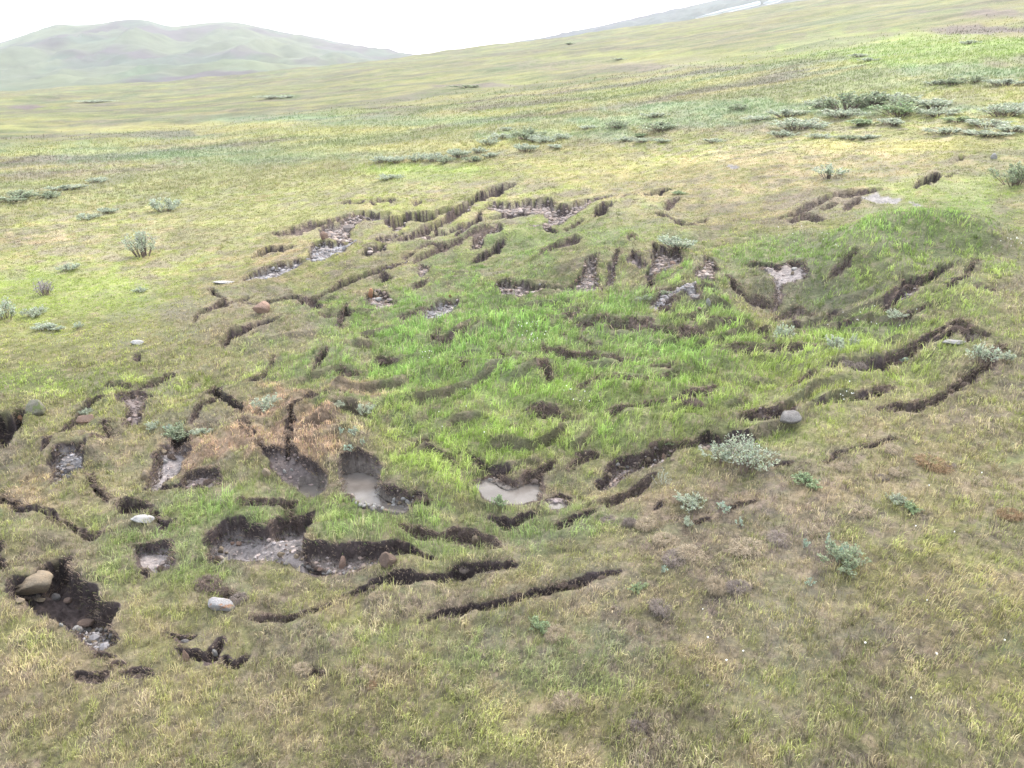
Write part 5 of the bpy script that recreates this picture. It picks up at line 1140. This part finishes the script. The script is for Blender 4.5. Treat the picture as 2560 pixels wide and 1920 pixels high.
# ================================================================== straw tussocks, peat clods
M_STRAW = leafy_mat('dry_straw', .8, .15)
def tuft_mound(seed, col, nb=1100, bl=.62, w_=.015):
    rs = np.random.default_rng(seed)
    V = IV2.copy(); V = V * (.92 + .22 * vnoise(V[:, 0] * 2 + seed, V[:, 1] * 2 + V[:, 2], seed)[:, None] + .1 * vnoise(V[:, 0] * 5 + seed, V[:, 1] * 5 + V[:, 2] * 3, seed + 1)[:, None]); V[:, 2] *= .50; V *= .86
    core = mesh_np('mound', V, IF2, np.repeat(np.array([col]) * .6, len(V), 0)); core.materials.append(M_STRAW)
    a = rs.uniform(0, 6.28, nb); h = rs.uniform(0, 1, nb) ** .7; rr_ = np.sqrt(1 - h * h * .95)
    x = np.cos(a) * rr_ * .95; y = np.sin(a) * rr_ * .95; z = h * .52
    c = np.array(col) * rs.uniform(.6, 1.5, nb)[:, None]
    v, f, cc_ = blades(x, y, z, np.full(nb, bl) * rs.uniform(.5, 1.4, nb), np.full(nb, w_ * 2), rs.uniform(.6, 1.7, nb), a + rs.normal(0, .6, nb), c.astype(np.float32), .5)
    st_ = mesh_np('straw', v, f, cc_, smooth=False); st_.materials.append(M_STRAW)
    return core, st_
TM = dict(straw=[tuft_mound(1000 + i, (.33, .275, .20)) for i in range(3)], mauve=[tuft_mound(1010 + i, (.22, .185, .165)) for i in range(2)], rust=[tuft_mound(1020, (.25, .17, .10))], peat=[tuft_mound(1030 + i, (.15, .115, .098), 1500, .34, .02) for i in range(3)])
def tussock(c, x, y, w_, h_, kind, label, name='grass_tussock', cat='tussock', group=None):
    x0, y0, s = CR[c]; px, py = x0 + s * x, y0 + s * y; w_ *= s * 1.2; h_ *= s
    X_, Y_, Z_, d = hit(px, py + h_ * .3)
    core, st_ = TM[kind][int(rng.integers(0, 9)) % len(TM[kind])]
    sx = w_ * d / FPX / 2
    e = bpy.data.objects.new(name, core); COL.objects.link(e)
    e.location = (X_, Y_, Z_ - sx * .2); e.scale = (sx, sx * .8, max(sx * .5, h_ * d / FPX / 1.25)); e.rotation_euler = (0, 0, rng.uniform(0, 6.28))
    e['label'] = label; e['category'] = cat
    if group: e['group'] = group
    o = bpy.data.objects.new('straw', st_); COL.objects.link(o); o.parent = e
TS = [('F', 1160, 1195, 150, 90, 'straw', 'round grey straw tussock left of the orange moss'), ('F', 1015, 1185, 90, 110, 'mauve', 'dark mauve tussock just left of the round grey one'), ('F', 1330, 1330, 170, 100, 'straw', 'blond straw tussock below the round grey one'),
      ('F', 1560, 1450, 200, 100, 'straw', 'broad blond tussock below the orange moss'), ('F', 1420, 1480, 200, 90, 'mauve', 'greyish tussock left of the broad blond one'), ('F', 2040, 1385, 240, 100, 'straw', 'big pale tussock above the foreground heath'),
      ('G', 440, 1245, 130, 90, 'straw', 'pinkish straw tussock left of the tall thin sprig'), ('J', 1950, 80, 150, 110, 'mauve', 'greyish tussock beside a tall straw column at lower right'), ('J', 1760, 70, 150, 150, 'straw', 'tall blond straw tussock at lower right'),
      ('J', 370, 480, 150, 100, 'straw', 'blond tussock below the end of the long lower crack'), ('J', 470, 1060, 190, 130, 'straw', 'large pale straw tussock in the bottom middle'), ('I', 970, 820, 140, 90, 'straw', 'small blond tussock at the bottom left of middle'),
      ('I', 1000, 930, 80, 50, 'rust', 'rust red tuft under the small blond tussock'), ('G', 1430, 665, 210, 70, 'rust', 'rusty brown mossy mound on the right heath'), ('G', 655, 705, 110, 65, 'straw', 'rounded tan tussock below the thin crack'), ('G', 1140, 745, 130, 60, 'straw', 'pale tussock left of the rusty mound'),
      ('G', 790, 1075, 170, 80, 'straw', 'pinkish blond tussock in the right heath'), ('G', 1080, 550, 130, 60, 'straw', 'mossy tan tussock at the end of the thin crack'), ('G', 1560, 690, 90, 40, 'mauve', 'grey tussock at the right foot of the rusty mound'), ('G', 980, 800, 90, 50, 'mauve', 'small grey tussock between two tan ones'),
      ('F', 830, 1160, 120, 60, 'mauve', 'mauve tussock left of the dark mauve one'), ('G', 100, 1320, 170, 70, 'mauve', 'mauve tussock below the big pale one'), ('J', 1290, 250, 170, 90, 'mauve', 'mauve grey tussock in the lower right middle'), ('J', 1090, 1300, 130, 100, 'mauve', 'dark brown tuft at the bottom right of middle'),
      ('M', 1290, 1515, 60, 60, 'straw', 'small straw tussock in the yellow grass above the moss'), ('G', 1850, 820, 130, 50, 'straw', 'pale tussock near the right edge'), ('G', 2100, 1110, 150, 70, 'rust', 'rusty tussock at the right edge'), ('I', 400, 790, 120, 60, 'straw', 'straw tuft in the bottom left grass'), ('E', 700, 90, 120, 34, 'straw', 'flat straw tuft on top of the moss block'),
      ('I', 1035, 160, 90, 60, 'straw', 'round pale tuft below the long shaggy crack'), ('I', 1345, 250, 80, 50, 'straw', 'pale rounded tuft between the two long cracks')]
for a in TS: tussock(*a)
CL = [('H', 1810, 40, 220, 120, 'peat', 'dark shaggy turf clod above the white and orange boulder'), ('H', 1925, 120, 100, 90, 'peat', 'small brown clod directly behind the white and orange boulder'), ('H', 2070, 185, 120, 90, 'mauve', 'greyish clod right of the white and orange boulder'),
      ('E', 788, 968, 110, 80, 'peat', 'brown moss topped clod on the left shore of the biggest pond'), ('E', 1430, 975, 110, 60, 'peat', 'dark clod at the right end of the pebble shore'), ('F', 1560, 140, 150, 80, 'peat', 'dark brown clod in the yellow green grass right of middle'),
      ('N', 1645, 1240, 90, 70, 'peat', 'reddish brown clod above the long pale slab'), ('N', 1750, 1320, 120, 70, 'mauve', 'brown clod at the right end of the long pale slab'), ('G', 975, 30, 130, 90, 'peat', 'dark brown clod in the grass left of the rightmost crack'),
      ('N', 1215, 855, 140, 50, 'peat', 'dark peat lump at the upper end of the right gully'), ('H', 770, 870, 160, 50, 'peat', 'low peat clod at the bottom left'), ('H', 1180, 830, 170, 60, 'peat', 'shaggy peat clod right of the low one at the bottom left'),
      ('L', 1110, 1515, 100, 60, 'peat', 'small dark clod in the bright grass left of middle'), ('L', 790, 1630, 140, 60, 'peat', 'dark clod at the lower end of the bright grass left of middle'), ('M', 1335, 1065, 90, 70, 'peat', 'dark clod inside the stony ring'),
      ('C', 1100, 1110, 120, 60, 'mauve', 'grey brown clod above the dark pool hollow at right')]
for a in CL: tussock(*a, name='peat_clod', cat='clod')

# sods that have dropped into the near trenches
def sod(x, y, sx, kind, label, group):
    z = float(samp(Z, np.array([x]), np.array([y]))[0]); core, st_ = TM[kind][int(rng.integers(0, 9)) % len(TM[kind])]
    e = bpy.data.objects.new('peat_clod', core); COL.objects.link(e)
    e.location = (x, y, z); e.scale = (sx, sx * rng.uniform(.5, .9), sx * rng.uniform(.8, 1.2)); e.rotation_euler = (rng.uniform(-.5, .5), rng.uniform(-.5, .5), rng.uniform(0, 6.28))
    e['label'] = label; e['category'] = 'clod'; e['group'] = group
    o = bpy.data.objects.new('straw', st_); COL.objects.link(o); o.parent = e
k = 0
for wp, kind, depth, dist in LIPS:
    if dist > 27 or kind not in 'pkgmb' or depth < .2: continue
    cen = wp.mean(0); L_ = np.hypot(*np.diff(wp, axis=0).T).sum()
    for i in range(int(L_ / 1.3)):
        if k >= 95: break
        q_ = wp[int(rng.integers(0, len(wp)))]
        if np.dot(q_ - cen, cen) < 0 and rng.uniform() < .7: continue
        near_c = wp[np.argsort(np.hypot(*(wp - q_).T))[:6]].mean(0)
        p = q_ + (near_c - q_) * rng.uniform(.3, .9)
        sod(p[0], p[1], rng.uniform(.06, .15), 'mauve' if rng.uniform() < .35 else 'peat', 'one of the brown sods fallen into the nearer cracks and hollows', 'sods fallen into the cracks'); k += 1

# ================================================================== cottongrass
M_WHITE = attr_mat('cotton_white', .9)
def cotton(seed):
    rs = np.random.default_rng(seed)
    a = rs.uniform(0, 6.28, 4)
    v, f, c_ = blades(rs.normal(0, .02, 4), rs.normal(0, .02, 4), np.zeros(4), np.full(4, .26), np.full(4, .006), np.full(4, .2), a, np.tile(np.array([[.12, .17, .05]], np.float32), (4, 1)))
    V = IV1 * (.015, .015, .019) * rs.uniform(.8, 1.2, (len(IV1), 1)) + (0.01, 0, .27)
    s_ = mesh_np('stalk', v, f, c_, smooth=False); s_.materials.append(M_GRASS)
    h_ = mesh_np('cotton_head', V, IF1, np.tile(np.array([[.82, .82, .80]]), (len(V), 1))); h_.materials.append(M_WHITE)
    return s_, h_
CT = [cotton(1100 + i) for i in range(3)]
def cottons(c, x0_, y0_, x1_, y1_, n_, label, group):
    ox, oy, s = CR[c]
    for k in range(n_):
        px, py = ox + s * rng.uniform(x0_, x1_), oy + s * rng.uniform(y0_, y1_)
        x, y, z, d = hit(px, py)
        if float(samp(GD, np.array([x]), np.array([y]))[0]) < .4: continue
        sm, hm = CT[k % 3]
        o = bpy.data.objects.new('cottongrass', sm); COL.objects.link(o); o.location = (x, y, z)
        f_ = rng.uniform(.7, 1.25) * max(1, d / 32); o.scale = (f_, f_, f_ ** .4); o.rotation_euler = (0, 0, rng.uniform(0, 6.28))
        o['label'] = label; o['category'] = 'flower'; o['group'] = group
        h_ = bpy.data.objects.new('cotton_head', hm); COL.objects.link(h_); h_.parent = o
cottons('B', 1110, 870, 1320, 1020, 24, 'white cottongrass head in the dense patch on the green middle', 'cottongrass patch in the middle')
cottons('B', 500, 1070, 620, 1120, 6, 'white cottongrass head in the green hollow left of the dense patch', 'cottongrass left of the dense patch')
cottons('N', 0, 420, 700, 690, 12, 'white cottongrass head on the green bank above the grey mud slide', 'cottongrass above the mud slide')
cottons('N', 1900, 520, 2200, 620, 10, 'tiny white flower on the ridge at the right edge', 'flowers on the right ridge')
cottons('F', 440, 80, 680, 240, 8, 'white cottongrass head in the yellow green grass below the middle', 'cottongrass below the middle')
cottons('G', 600, 60, 800, 240, 8, 'white flower in the yellow grass left of the rightmost crack', 'flowers by the rightmost crack')
cottons('N', 480, 1120, 1300, 1300, 10, 'white cottongrass head in the yellow grass above the right hand trench', 'cottongrass above the right trench')
cottons('J', 1600, 200, 2200, 900, 4, 'white flower head scattered in the foreground heath at lower right', 'flowers in the lower right heath')
cottons('K', 0, 0, 2200, 1500, 6, 'white flower head scattered in the bottom right grass', 'flowers in the bottom right grass')
cottons('G', 1000, 800, 2100, 1500, 4, 'white flower head scattered in the right hand heath', 'flowers in the right heath')
cottons('E', 1500, 100, 2100, 500, 5, 'white cottongrass head in the long green grass above the middle pond', 'cottongrass above the middle pond')

# ================================================================== snow on the far crest
m, t, b, o = mat_new('old_snow'); b.inputs['Base Color'].default_value = (.55, .58, .64, 1); b.inputs['Roughness'].default_value = .7
def snow(pts, rdist, label):
    P = []
    for x, y in pts:
        phi, te = px_dir(x, y); P.append((rdist * math.sin(phi), rdist * math.cos(phi), CAM_H + rdist * te))
    P = np.array(P); n_ = len(P); cen = P.mean(0)
    back = np.array([cen[0], cen[1], 0]); back = back / np.linalg.norm(back) * 8 + np.array([0, 0, -.3])
    V = np.concatenate([[cen - back * .15], P, P + back, [cen + back]])
    F_ = [(0, 1 + i, 1 + (i + 1) % n_) for i in range(n_)] + [(1 + i, 1 + n_ + i, 1 + (i + 1) % n_) for i in range(n_)] + [(1 + (i + 1) % n_, 1 + n_ + i, 1 + n_ + (i + 1) % n_) for i in range(n_)] + [(1 + 2 * n_, 1 + n_ + (i + 1) % n_, 1 + n_ + i) for i in range(n_)]
    link('snow_patch', mesh_np('snow_patch', V, np.array(F_)), m, label=label, cat='snow patch')
snow([(1738, 44), (1775, 34), (1806, 25), (1850, 15), (1885, 6), (1900, 3), (1902, 9), (1870, 17), (1835, 25), (1800, 34), (1765, 41)], 760, 'long white snow patch along the far crest at the top')
snow([(1908, 7), (1925, 1), (1950, -5), (1962, -4), (1945, 3), (1920, 9)], 760, 'short white snow patch at the top right end of the long one')

# ================================================================== haze
me = bpy.data.meshes.new('haze')
bx0, bx1, by0, by1, bz0, bz1 = -5200, 5200, -2000, 6200, -240, 1500
vs = [(x, y, z) for x in (bx0, bx1) for y in (by0, by1) for z in (bz0, bz1)]
me.from_pydata(vs, [], [(0, 1, 3, 2), (4, 6, 7, 5), (0, 4, 5, 1), (2, 3, 7, 6), (0, 2, 6, 4), (1, 5, 7, 3)])
mh = bpy.data.materials.new('haze'); mh.use_nodes = True; t = mh.node_tree; t.nodes.clear()
o = t.nodes.new('ShaderNodeOutputMaterial'); v = t.nodes.new('ShaderNodeVolumePrincipled')
v.inputs['Color'].default_value = (.88, .945, 1.0, 1); v.inputs['Density'].default_value = .00019; v.inputs['Anisotropy'].default_value = .2
t.links.new(v.outputs[0], o.inputs['Volume'])
link('haze', me, mh, kind='stuff', label='thin pale haze lying over the far hills', cat='haze')
